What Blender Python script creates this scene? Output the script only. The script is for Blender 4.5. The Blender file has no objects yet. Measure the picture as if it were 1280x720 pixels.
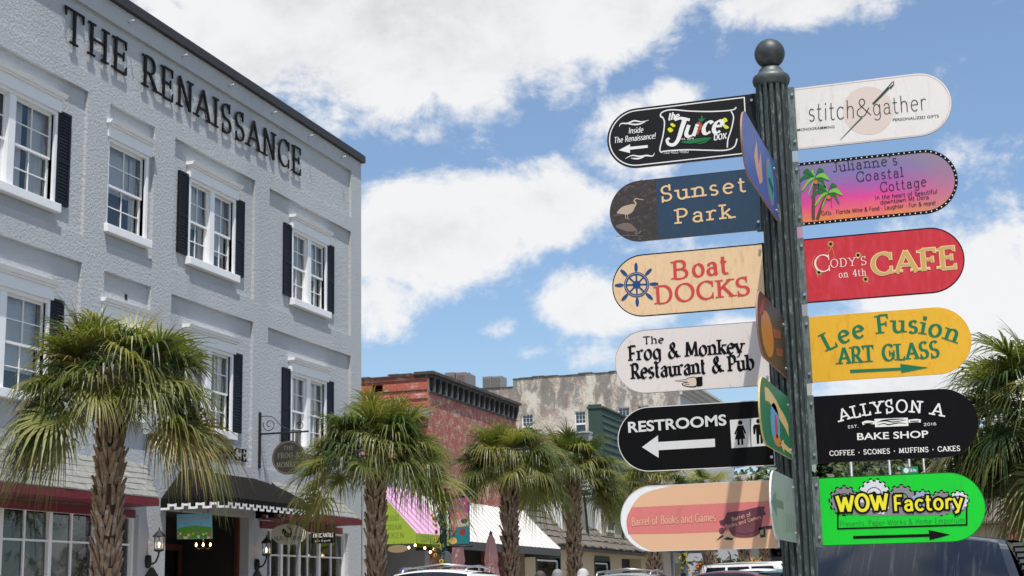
import bpy, bmesh, math, random
from mathutils import Vector, Matrix
R = math.radians
rnd = random.Random(7)
scn = bpy.context.scene
COL = scn.collection

# ---------------------------------------------------------------- camera
PITCH, ROLL, YAW, FPX = R(11.7), R(1.25), R(18.05), 1870.0
EYE = Vector((0, 0, 1.4))
_f = Vector((-math.sin(YAW)*math.cos(PITCH), math.cos(YAW)*math.cos(PITCH), math.sin(PITCH)))
_r0 = Vector((math.cos(YAW), math.sin(YAW), 0)); _u0 = _r0.cross(_f)
_r = math.cos(ROLL)*_r0 - math.sin(ROLL)*_u0
_u = math.sin(ROLL)*_r0 + math.cos(ROLL)*_u0
cam = bpy.data.cameras.new('camera'); camo = bpy.data.objects.new('camera', cam); COL.objects.link(camo)
m = Matrix((_r, _u, -_f)).transposed().to_4x4(); m.translation = EYE
camo.matrix_world = m
cam.sensor_width = 36; cam.lens = FPX/1280*36; cam.clip_start = .05; cam.clip_end = 3000
cam.dof.use_dof = True; cam.dof.focus_distance = 5.6; cam.dof.aperture_fstop = 20
scn.camera = camo
def ray(px, py): return _r*((px-640)/FPX) - _u*((py-360)/FPX) + _f
def onx(px, py, X): d = ray(px, py); return EYE + d*(X/d.x)
def ony(px, py, Y): d = ray(px, py); return EYE + d*(Y/d.y)

# ---------------------------------------------------------------- light
SUN = Vector((.185, -.32, .92)).normalized()
EXPOSURE = 0.20
sl = bpy.data.lights.new('sun', 'SUN'); sl.energy = 5.0; sl.angle = R(.53); sl.color = (1, .955, .89)
so = bpy.data.objects.new('sun', sl); COL.objects.link(so); so.rotation_euler = SUN.to_track_quat('Z', 'Y').to_euler()
so.location = (0, -20, 60)
scn.view_settings.view_transform = 'Standard'; scn.view_settings.look = 'None'
scn.view_settings.exposure = EXPOSURE; scn.view_settings.gamma = 1
wd = bpy.data.worlds.new('World'); scn.world = wd; wd.use_nodes = True
wn = wd.node_tree; wn.nodes.clear()
class NT:
    """small helper that writes node trees"""
    def __init__(s, t): s.t = t
    def n(s, typ, **k):
        a = s.t.nodes.new(typ)
        for q, v in k.items(): setattr(a, q, v)
        return a
    def l(s, a, b): s.t.links.new(a, b)
    def put(s, sock, v):
        if hasattr(v, 'is_output'): s.l(v, sock)
        else: sock.default_value = v
    def math(s, op, a, b=0, c=None, clamp=False):
        n = s.n('ShaderNodeMath', operation=op, use_clamp=clamp); s.put(n.inputs[0], a); s.put(n.inputs[1], b)
        if c is not None: s.put(n.inputs[2], c)
        return n.outputs[0]
    def mix(s, f, a, b, bt='MIX'):
        n = s.n('ShaderNodeMix', data_type='RGBA', blend_type=bt)
        s.put(n.inputs[0], f)
        for i, v in ((6, a), (7, b)): s.put(n.inputs[i], v if hasattr(v, 'is_output') else (tuple(v)+(1,))[:4])
        return n.outputs[2]
    def noise(s, vec, scale, detail=4, rough=.55, dist=0):
        n = s.n('ShaderNodeTexNoise'); n.inputs['Scale'].default_value = scale; n.inputs['Detail'].default_value = detail
        n.inputs['Roughness'].default_value = rough; n.inputs['Distortion'].default_value = dist
        if vec is not None: s.l(vec, n.inputs['Vector'])
        return n.outputs[0]
    def ramp(s, v, lo, hi, a=0., b=1., smooth=True):
        n = s.n('ShaderNodeMapRange', interpolation_type='SMOOTHSTEP' if smooth else 'LINEAR')
        s.put(n.inputs[0], v); n.inputs[1].default_value = lo; n.inputs[2].default_value = hi
        n.inputs[3].default_value = a; n.inputs[4].default_value = b
        return n.outputs[0]
W = NT(wn)
tc = W.n('ShaderNodeTexCoord'); dirv = tc.outputs['Generated']
sky = W.n('ShaderNodeTexSky', sky_type='NISHITA', sun_disc=False)
sky.sun_elevation = math.asin(SUN.z); sky.sun_rotation = math.atan2(SUN.x, SUN.y)
sky.air_density = 1.0; sky.dust_density = .35; sky.ozone_density = 1.6
sep = W.n('ShaderNodeSeparateXYZ'); W.l(dirv, sep.inputs[0])
az = W.math('ARCTAN2', sep.outputs[0], sep.outputs[1]); el = W.math('ARCSINE', sep.outputs[2])
# large cumulus banks: azimuth, elevation of the centre and half extents (degrees)
def azel(px, py): d = ray(px, py).normalized(); return math.atan2(d.x, d.y), math.asin(d.z)
BANKS = [  # centre, half width, half height, weight
 (480, -60, 460, 190, 1.25), (250, 60, 260, 130, .95), (760, 10, 170, 100, .85), (540, 90, 110, 80, .72), (430, 90, 120, 80, .72), (980, 0, 150, 60, .8), (900, 60, 70, 40, .5),
 (520, 300, 165, 85, .95), (470, 370, 90, 70, .7), (430, 300, 120, 90, .7), (690, 260, 140, 65, .80), (790, 180, 80, 85, .80), (840, 130, 70, 50, .66), (640, 300, 80, 45, .5),
 (625, 412, 50, 26, .66), (660, 440, 60, 26, .55), (760, 380, 120, 60, .85), (850, 300, 120, 80, .6), (900, 440, 150, 60, .7), (740, 440, 100, 45, .6),
 (1260, 350, 170, 130, 1.0), (1200, 460, 200, 90, .95), (1080, 470, 160, 80, .7), (1300, 290, 90, 70, .7)]
px = math.degrees(1/FPX)
dens = None
wv = W.n('ShaderNodeVectorMath', operation='MULTIPLY'); W.l(dirv, wv.inputs[0]); wv.inputs[1].default_value = (1, 1, 1.35)
n_big = W.noise(wv.outputs[0], 7.0, 8, .60, .25)
n_fine = W.noise(wv.outputs[0], 19.0, 9, .66, .25)
for cx, cy, hw, hh, wt in BANKS:
    a0, e0 = azel(cx, cy); k = 1/FPX
    da = W.math('MULTIPLY', W.math('SUBTRACT', az, a0), math.cos(e0)/(hw*k*.92))
    de = W.math('MULTIPLY', W.math('SUBTRACT', el, e0), 1/(hh*k*.92))
    d2 = W.math('ADD', W.math('MULTIPLY', da, da), W.math('MULTIPLY', de, de))
    g = W.math('MULTIPLY', W.math('EXPONENT', W.math('MULTIPLY', d2, -.9)), wt)
    dens = g if dens is None else W.math('MAXIMUM', dens, g)
# away from the photographed part of the sky: scattered clouds of the same kind
far = W.noise(wv.outputs[0], 2.6, 6, .55, .3)
a_c, e_c = azel(640, 360)
dv = W.n('ShaderNodeVectorMath', operation='DOT_PRODUCT'); W.l(dirv, dv.inputs[0]); dv.inputs[1].default_value = tuple(ray(640, 360).normalized())
outside = W.ramp(dv.outputs['Value'], math.cos(R(20)), math.cos(R(27)))
dens = W.math('MAXIMUM', dens, W.math('MULTIPLY', outside, W.ramp(far, .46, .62, 0, .9)))
shape = W.math('ADD', dens, W.math('ADD', W.math('MULTIPLY', W.math('SUBTRACT', n_big, .5), 1.55), W.math('MULTIPLY', W.math('SUBTRACT', n_fine, .5), 1.05)))
# the same field sampled a little higher up tells sunlit crests from shaded bases
wv2 = W.n('ShaderNodeVectorMath', operation='ADD'); W.l(wv.outputs[0], wv2.inputs[0]); wv2.inputs[1].default_value = (.006, -.010, .030)
crest = W.math('ADD', W.math('SUBTRACT', W.noise(wv2.outputs[0], 7.0, 8, .60, .25), n_big), W.math('MULTIPLY', W.math('SUBTRACT', W.noise(wv2.outputs[0], 19.0, 9, .66, .25), n_fine), .45))
mask = W.ramp(shape, .31, .64)
# thick parts seen from below are greyer than the sunlit rims
thick = W.ramp(W.math('ADD', W.math('MULTIPLY', shape, .55), W.math('MULTIPLY', W.math('ADD', W.noise(wv.outputs[0], 8.5, 9, .66, .35), W.math('MULTIPLY', crest, 1.1)), 1.4)), 1.0, 1.85)
ccol = W.mix(thick, (9.1, 9.1, 9.15), (6.2, 6.4, 6.8))
skyc = W.mix(1.0, sky.outputs[0], (1.02, 1.22, 1.38), 'MULTIPLY')
skyc = W.mix(.15, skyc, (6.2, 7.4, 8.9))
hz = W.ramp(sep.outputs[2], -.02, .24, .40, 0)
skyc = W.mix(hz, skyc, (5.6, 6.6, 7.6))
fin = W.mix(W.math('MULTIPLY', mask, .97), skyc, ccol)
bg = W.n('ShaderNodeBackground'); bg.inputs[1].default_value = .088; W.l(fin, bg.inputs[0])
wo = W.n('ShaderNodeOutputWorld'); W.l(bg.outputs[0], wo.inputs[0])
scn.cycles.max_bounces = 8; scn.cycles.sample_clamp_indirect = 6

# ---------------------------------------------------------------- object helpers
ROOT = {}
def tag(o, label=None, cat=None, group=None, kind=None):
    if label: o['label'] = label
    if cat: o['category'] = cat
    if group: o['group'] = group
    if kind: o['kind'] = kind
    return o
def thing(name, label, cat, loc=(0, 0, 0), rz=0, group=None):
    o = bpy.data.objects.new(name, None); COL.objects.link(o); o.empty_display_size = .1
    o.location = loc; o.rotation_euler.z = rz
    ROOT[o.name] = Vector(loc)
    return tag(o, label, cat, group)
def copy_tree(o, parent=None):
    c = o.copy(); COL.objects.link(c)
    if parent is not None: c.parent = parent
    for ch in list(o.children): copy_tree(ch, c)
    return c
class MB:
    """collects faces, then links them as ONE mesh object"""
    def __init__(s): s.v = []; s.f = []; s.m = []; s.sm = []
    def face(s, pts, mi=0, smooth=False):
        b = len(s.v); s.v += [Vector(p) for p in pts]; s.f.append(tuple(range(b, b+len(pts)))); s.m.append(mi); s.sm.append(smooth)
    def grid(s, rows, mi=0, smooth=True, closed=False):
        b = len(s.v); n = len(rows[0])
        for r in rows: s.v += [Vector(p) for p in r]
        for i in range(len(rows)-1):
            for j in range(n if closed else n-1):
                k = (j+1) % n
                s.f.append((b+i*n+j, b+i*n+k, b+(i+1)*n+k, b+(i+1)*n+j)); s.m.append(mi); s.sm.append(smooth)
    def box(s, x0, x1, y0, y1, z0, z1, mi=0):
        c = [(x, y, z) for z in (z0, z1) for y in (y0, y1) for x in (x0, x1)]
        for q in ((0,2,3,1), (4,5,7,6), (0,1,5,4), (2,6,7,3), (0,4,6,2), (1,3,7,5)): s.face([c[i] for i in q], mi)
    def obox(s, c, ax, ay, az_, mi=0):
        """box by centre and three half-axis vectors"""
        c, ax, ay, az_ = map(Vector, (c, ax, ay, az_))
        p = [c+ax*i+ay*j+az_*k for k in (-1, 1) for j in (-1, 1) for i in (-1, 1)]
        for q in ((0,2,3,1), (4,5,7,6), (0,1,5,4), (2,6,7,3), (0,4,6,2), (1,3,7,5)): s.face([p[i] for i in q], mi)
    def prism(s, pts, d, mi=0, mside=None):
        """closed outline (3D points) pushed along d"""
        d = Vector(d); a = [Vector(p) for p in pts]; b = [p+d for p in a]
        s.face(a, mi); s.face(b[::-1], mi)
        for i in range(len(a)):
            j = (i+1) % len(a); s.face([a[i], b[i], b[j], a[j]], mi if mside is None else mside)
    def tube(s, path, rad, n=8, mi=0, smooth=True, cap=True):
        path = [Vector(p) for p in path]; rows = []
        up = Vector((0, 0, 1))
        for i, p in enumerate(path):
            t = (path[min(i+1, len(path)-1)]-path[max(i-1, 0)]).normalized()
            a = t.cross(up if abs(t.z) < .95 else Vector((1, 0, 0))).normalized(); b = t.cross(a)
            r = rad[i] if isinstance(rad, (list, tuple)) else rad
            rows.append([p+(a*math.cos(2*math.pi*k/n)+b*math.sin(2*math.pi*k/n))*r for k in range(n)])
        s.grid(rows, mi, smooth, True)
        if cap: s.face(rows[0], mi); s.face(rows[-1][::-1], mi)
    def lathe(s, prof, c=(0, 0), n=24, mi=0, smooth=True, fl=None):
        """profile [(r,z)] turned about the vertical through c"""
        rows = []
        for r, z in prof:
            rows.append([(c[0]+r*(fl(k/n) if fl else 1)*math.cos(2*math.pi*k/n), c[1]+r*(fl(k/n) if fl else 1)*math.sin(2*math.pi*k/n), z) for k in range(n)])
        s.grid(rows, mi, smooth, True)
    def build(s, name, mats, parent=None, kind=None, fix=True):
        org = Vector((0, 0, 0))
        if parent is not None:
            p = parent
            while p.parent is not None: p = p.parent
            org = ROOT.get(p.name, Vector((0, 0, 0)))
        me = bpy.data.meshes.new(name)
        me.from_pydata([v-org for v in s.v], [], s.f)
        if not isinstance(mats, (list, tuple)): mats = [mats]
        for q in mats: me.materials.append(q)
        me.polygons.foreach_set('material_index', s.m); me.polygons.foreach_set('use_smooth', s.sm)
        if fix:
            bm = bmesh.new(); bm.from_mesh(me)
            bmesh.ops.remove_doubles(bm, verts=bm.verts, dist=1e-5)
            bmesh.ops.recalc_face_normals(bm, faces=bm.faces); bm.to_mesh(me); bm.free()
        me.update()
        o = bpy.data.objects.new(name, me); COL.objects.link(o)
        if parent is not None: o.parent = parent
        if kind: o['kind'] = kind
        return o
def bevel(o, w, seg=2, ang=40):
    b = o.modifiers.new('bevel', 'BEVEL'); b.width = w; b.segments = seg; b.limit_method = 'ANGLE'; b.angle_limit = R(ang); return o
def wall_holes(mb, P, u0, u1, v0, v1, holes, depth, mi=0, mr=None):
    """a wall sheet in plane P(u,v,d) with rectangular holes whose reveals run back by depth"""
    us = sorted({u0, u1, *[h[0] for h in holes], *[h[1] for h in holes]}); us = [u for u in us if u0 <= u <= u1]
    vs = sorted({v0, v1, *[h[2] for h in holes], *[h[3] for h in holes]}); vs = [v for v in vs if v0 <= v <= v1]
    for a, b in zip(us, us[1:]):
        for c, d in zip(vs, vs[1:]):
            mu, mv = (a+b)/2, (c+d)/2
            if any(h[0] < mu < h[1] and h[2] < mv < h[3] for h in holes): continue
            mb.face([P(a, c, 0), P(b, c, 0), P(b, d, 0), P(a, d, 0)], mi)
    for h in holes:
        dd = h[4] if len(h) > 4 else depth
        for (a, c), (b, d) in (((h[0], h[2]), (h[1], h[2])), ((h[1], h[2]), (h[1], h[3])), ((h[1], h[3]), (h[0], h[3])), ((h[0], h[3]), (h[0], h[2]))):
            mb.face([P(a, c, 0), P(b, d, 0), P(b, d, dd), P(a, c, dd)], mi if mr is None else mr)

# ---------------------------------------------------------------- materials
MATS = {}
def M(name, col, rough=.6, metal=0., var=.10, scale=3., bump=0., bscale=30., coat=0., spec=.5, trans=0., stretch=None, col2=None, thr=(.45, .62), cscale=None, emit=0., detail=5, sss=0.):
    if name in MATS: return MATS[name]
    mt = bpy.data.materials.new(name); mt.use_nodes = True; T = NT(mt.node_tree)
    bs = mt.node_tree.nodes['Principled BSDF']
    bs.inputs['Roughness'].default_value = rough; bs.inputs['Metallic'].default_value = metal
    bs.inputs['Coat Weight'].default_value = coat; bs.inputs['Coat Roughness'].default_value = .06
    bs.inputs['Specular IOR Level'].default_value = spec; bs.inputs['Transmission Weight'].default_value = trans
    co = T.n('ShaderNodeTexCoord').outputs['Object']
    if stretch:
        mp = T.n('ShaderNodeMapping'); mp.inputs['Scale'].default_value = stretch; T.l(co, mp.inputs[0]); cs = mp.outputs[0]
    else: cs = co
    lo = tuple(c*(1-var) for c in col); hi = tuple(min(1, c*(1+var)) for c in col)
    c = T.mix(T.noise(cs, scale, detail), lo, hi)
    if col2 is not None:
        c = T.mix(T.ramp(T.noise(cs, cscale or scale*1.7, 7, .65), *thr), c, col2)
    T.l(c, bs.inputs['Base Color'])
    rr = T.math('ADD', T.math('MULTIPLY', T.noise(cs, scale*2.3, 4), .24), rough-.12, clamp=True); T.l(rr, bs.inputs['Roughness'])
    if bump:
        b = T.n('ShaderNodeBump'); b.inputs['Strength'].default_value = 1; b.inputs['Distance'].default_value = bump
        T.l(T.noise(co, bscale, 5, .6), b.inputs['Height']); T.l(b.outputs[0], bs.inputs['Normal'])
    if emit:
        bs.inputs['Emission Color'].default_value = tuple(col)+(1,); bs.inputs['Emission Strength'].default_value = emit
    MATS[name] = mt
    return mt
def glass(name, tint=(.03, .035, .04), alpha=.55, rough=.03):
    """window pane: mirror-like reflection over a see-through, slightly dark sheet"""
    if name in MATS: return MATS[name]
    mt = bpy.data.materials.new(name); mt.use_nodes = True; T = NT(mt.node_tree); T.t.nodes.clear()
    g = T.n('ShaderNodeBsdfGlossy'); g.inputs['Roughness'].default_value = rough; g.inputs[0].default_value = (.9, .93, .95, 1)
    t = T.n('ShaderNodeBsdfTransparent'); t.inputs[0].default_value = (alpha, alpha, alpha, 1)
    fr = T.n('ShaderNodeFresnel'); fr.inputs[0].default_value = 1.52
    bp = T.n('ShaderNodeBump'); bp.inputs['Distance'].default_value = .002; co = T.n('ShaderNodeTexCoord')
    T.l(T.noise(co.outputs['Object'], 1.7, 2), bp.inputs['Height']); T.l(bp.outputs[0], g.inputs['Normal'])
    mx = T.n('ShaderNodeMixShader'); T.l(T.math('ADD', T.math('MULTIPLY', fr.outputs[0], 1.0), .05), mx.inputs[0]); T.l(t.outputs[0], mx.inputs[1]); T.l(g.outputs[0], mx.inputs[2])
    o = T.n('ShaderNodeOutputMaterial'); T.l(mx.outputs[0], o.inputs[0]); MATS[name] = mt
    return mt
# ---------------------------------------------------------------- lettering: a pen-stroke alphabet
# a stroke is a list of points (x,y) and arcs (cx,cy,rx,ry,a0,a1); capitals are 1 high, small letters .66
GL = {}
def _g(ch, w, *s): GL[ch] = (w, s)
_g('A', .78, [(0,0),(.39,1)], [(.39,1),(.78,0)], [(.14,.34),(.64,.34)])
_g('B', .64, [(.1,0),(.1,1)], [(.1,1),(.32,1),(.32,.765,.2,.235,90,-90),(.1,.53)], [(.1,.53),(.34,.53),(.34,.265,.26,.265,90,-90),(.1,0)])
_g('C', .76, [(.43,.5,.4,.5,42,318)])
_g('D', .78, [(.1,0),(.1,1)], [(.1,1),(.34,1),(.34,.5,.38,.5,90,-90),(.1,0)])
_g('E', .60, [(.1,0),(.1,1)], [(.1,1),(.56,1)], [(.1,.52),(.46,.52)], [(.1,0),(.58,0)])
_g('F', .56, [(.1,0),(.1,1)], [(.1,1),(.56,1)], [(.1,.5),(.46,.5)])
_g('G', .82, [(.43,.5,.4,.5,42,318)], [(.74,.44),(.74,.13)], [(.5,.44),(.82,.44)])
_g('H', .78, [(.1,0),(.1,1)], [(.68,0),(.68,1)], [(.1,.52),(.68,.52)])
_g('I', .20, [(.1,0),(.1,1)])
_g('J', .42, [(.34,1),(.34,.2),(.16,.2,.18,.2,0,-150)])
_g('K', .72, [(.1,0),(.1,1)], [(.64,1),(.1,.42)], [(.28,.6),(.72,0)])
_g('L', .56, [(.1,0),(.1,1)], [(.1,0),(.56,0)])
_g('M', .96, [(.08,0),(.14,1)], [(.14,1),(.48,.1)], [(.48,.1),(.82,1)], [(.82,1),(.88,0)])
_g('N', .80, [(.1,0),(.1,1)], [(.1,1),(.7,0)], [(.7,0),(.7,1)])
_g('O', .84, [(.42,.5,.4,.5,90,450)])
_g('P', .62, [(.1,0),(.1,1)], [(.1,1),(.32,1),(.32,.73,.26,.27,90,-90),(.1,.46)])
_g('Q', .84, [(.42,.5,.4,.5,90,450)], [(.5,.25),(.84,-.1)])
_g('R', .70, [(.1,0),(.1,1)], [(.1,1),(.32,1),(.32,.74,.24,.26,90,-90),(.1,.48)], [(.32,.48),(.7,0)])
_g('S', .58, [(.29,.745,.235,.255,35,270),(.29,.245,.26,.245,90,-145)])
_g('T', .72, [(.36,0),(.36,1)], [(0,1),(.72,1)])
_g('U', .78, [(.1,1),(.1,.3),(.39,.3,.29,.3,180,360),(.68,1)])
_g('V', .74, [(0,1),(.37,0)], [(.37,0),(.74,1)])
_g('W', 1.08, [(0,1),(.28,0)], [(.28,0),(.54,.9)], [(.54,.9),(.8,0)], [(.8,0),(1.08,1)])
_g('X', .72, [(.02,1),(.7,0)], [(.7,1),(.02,0)])
_g('Y', .72, [(0,1),(.36,.48)], [(.72,1),(.36,.48)], [(.36,.48),(.36,0)])
_g('Z', .64, [(.04,1),(.62,1)], [(.62,1),(.02,0)], [(.02,0),(.64,0)])
_g('a', .58, [(.1,.5),(.28,.46,.19,.2,160,0),(.47,.06),(.56,0)], [(.47,.38),(.27,.2,.21,.19,80,300),(.47,.14)])
_g('b', .62, [(.1,1),(.1,0)], [(.34,.33,.25,.33,180,-180)])
_g('c', .52, [(.3,.33,.26,.33,42,318)])
_g('d', .64, [(.54,1),(.54,0)], [(.3,.33,.25,.33,0,360)])
_g('e', .56, [(.05,.37),(.53,.37)], [(.3,.33,.25,.33,8,315)])
_g('f', .38, [(.14,0),(.14,.8),(.3,.8,.16,.2,180,50)], [(0,.64),(.34,.64)])
_g('g', .62, [(.29,.34,.24,.32,0,360)], [(.54,.66),(.54,-.06),(.3,-.06,.24,.22,0,-150)])
_g('h', .64, [(.1,1),(.1,0)], [(.1,.4),(.32,.42,.21,.24,165,0),(.53,0)])
_g('i', .20, [(.1,.66),(.1,0)], [(.1,.94),(.1,.84)])
_g('j', .26, [(.16,.66),(.16,-.06),(0,-.06,.16,.2,0,-120)], [(.16,.94),(.16,.84)])
_g('k', .58, [(.1,1),(.1,0)], [(.5,.66),(.1,.28)], [(.24,.4),(.58,0)])
_g('l', .20, [(.1,1),(.1,0)])
_g('m', .96, [(.1,.66),(.1,0)], [(.1,.4),(.3,.42,.19,.24,165,0),(.49,0)], [(.49,.4),(.68,.42,.19,.24,165,0),(.87,0)])
_g('n', .64, [(.1,.66),(.1,0)], [(.1,.4),(.32,.42,.21,.24,165,0),(.53,0)])
_g('o', .60, [(.3,.33,.26,.33,90,450)])
_g('p', .62, [(.1,.66),(.1,-.28)], [(.34,.33,.25,.33,180,-180)])
_g('q', .64, [(.54,.66),(.54,-.28)], [(.3,.33,.25,.33,0,360)])
_g('r', .42, [(.1,.66),(.1,0)], [(.1,.38),(.3,.42,.19,.24,165,45)])
_g('s', .44, [(.22,.495,.165,.165,35,270),(.22,.165,.185,.165,90,-145)])
_g('t', .38, [(.14,.92),(.14,.16),(.29,.16,.15,.16,180,310)], [(0,.64),(.34,.64)])
_g('u', .64, [(.1,.66),(.1,.22),(.32,.22,.21,.22,180,345)], [(.54,.66),(.54,0)])
_g('v', .56, [(0,.66),(.28,0)], [(.28,0),(.56,.66)])
_g('w', .84, [(0,.66),(.22,0)], [(.22,0),(.42,.6)], [(.42,.6),(.62,0)], [(.62,0),(.84,.66)])
_g('x', .54, [(0,.66),(.54,0)], [(.54,.66),(0,0)])
_g('y', .56, [(0,.66),(.28,.02)], [(.56,.66),(.22,-.2),(.05,-.28)])
_g('z', .50, [(.03,.66),(.48,.66)], [(.48,.66),(.02,0)], [(.02,0),(.5,0)])
_g('0', .60, [(.3,.5,.25,.5,90,450)]); _g('1', .36, [(.05,.8),(.2,1)], [(.2,1),(.2,0)])
_g('2', .58, [(.29,.73,.23,.27,165,-35),(.05,0)], [(.05,0),(.56,0)])
_g('3', .56, [(.27,.76,.2,.24,150,-90)], [(.27,.52),(.27,.26,.24,.26,90,-150)])
_g('4', .62, [(.44,0),(.44,1)], [(.44,1),(.04,.3)], [(.04,.3),(.6,.3)])
_g('5', .56, [(.5,1),(.12,1)], [(.12,1),(.09,.56)], [(.09,.56),(.27,.3,.24,.3,100,-140)])
_g('6', .58, [(.48,.95),(.3,.4,.25,.55,110,180)], [(.3,.3,.24,.3,0,360)])
_g('8', .58, [(.29,.76,.19,.24,-90,270)], [(.29,.27,.24,.27,90,450)])
_g('9', .58, [(.28,.7,.24,.3,0,360)], [(.52,.7),(.28,.6,.24,.6,0,-80)])
_g('&', .80, [(.8,.02),(.3,.6),(.36,.8,.15,.2,210,-30),(.2,.46),(.3,.24,.24,.25,120,330),(.72,.46)])
_g("'", .14, [(.08,1),(.05,.8)]); _g('.', .16, [(.08,.1),(.08,0)]); _g(',', .16, [(.09,.1),(.04,-.1)]); _g('!', .18, [(.09,1),(.09,.3)], [(.09,.1),(.09,0)])
_g('-', .36, [(.04,.36),(.32,.36)]); _g('*', .26, [(.13,.42),(.13,.24)]); _g('#', .30, [(.15,.58),(.15,.32)])
_g(' ', .34)
def _pts(st):
    out = []
    for p in st:
        if len(p) == 2: out.append(p)
        else:
            cx, cy, rx, ry, a0, a1 = p; n = max(5, int(abs(a1-a0)/13))
            out += [(cx+rx*math.cos(R(a0+(a1-a0)*i/n)), cy+ry*math.sin(R(a0+(a1-a0)*i/n))) for i in range(n+1)]
    res = [out[0]]
    for p in out[1:]:
        if math.dist(p, res[-1]) > .012: res.append(p)
    return res
def ribbon(pts, wf):
    """left and right edge of a pen line; wf(direction, t) gives its width"""
    n = len(pts); L = []; Q = []; closed = n > 3 and math.dist(pts[0], pts[-1]) < 1e-3*max(1e-9, math.dist(pts[0], pts[n//2]))+1e-9
    for i, p in enumerate(pts):
        a = pts[i-1] if i else (pts[-2] if closed else p); b = pts[i+1] if i < n-1 else (pts[1] if closed else p)
        d1 = (p[0]-a[0], p[1]-a[1]); d2 = (b[0]-p[0], b[1]-p[1])
        l1 = math.hypot(*d1); l2 = math.hypot(*d2)
        if l1 < 1e-12: d1, l1 = d2, l2
        if l2 < 1e-12: d2, l2 = d1, l1
        d1 = (d1[0]/l1, d1[1]/l1); d2 = (d2[0]/l2, d2[1]/l2)
        t = (d1[0]+d2[0], d1[1]+d2[1]); tl = math.hypot(*t) or 1; t = (t[0]/tl, t[1]/tl)
        mit = min(1.5, 1/max(.3, t[0]*d1[0]+t[1]*d1[1]))
        w = wf(t, i/(n-1))*.5*mit
        L.append((p[0]-t[1]*w, p[1]+t[0]*w)); Q.append((p[0]+t[1]*w, p[1]-t[0]*w))
    return L, Q
STY = dict(
 roman=dict(thick=.108, thin=.046, nib=14, serif=(.27, .055), space=.26),
 sign=dict(thick=.19, thin=.08, nib=14, serif=(.28, .07), space=.18),
 slab=dict(thick=.145, thin=.115, nib=0, serif=(.36, .12), space=.26),
 slabs=dict(thick=.17, thin=.13, nib=0, serif=(.20, .12), space=.24),
 slabthin=dict(thick=.085, thin=.075, nib=0, serif=(.26, .075), space=.22),
 thin=dict(thick=.052, thin=.048, nib=0, serif=None, space=.17),
 sans=dict(thick=.12, thin=.11, nib=0, serif=None, space=.15),
 sansb=dict(thick=.17, thin=.15, nib=0, serif=None, space=.16),
 fat=dict(thick=.21, thin=.18, nib=0, serif=None, space=.22),
 gothic=dict(thick=.215, thin=.04, nib=36, serif=(.13, .10), space=.15),
 script=dict(thick=.235, thin=.085, nib=22, serif=None, space=.10, slant=.30),
 hand=dict(thick=.13, thin=.08, nib=20, serif=None, space=.13, slant=.18),
 comic=dict(thick=.13, thin=.11, nib=20, serif=None, space=.12),
)
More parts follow.
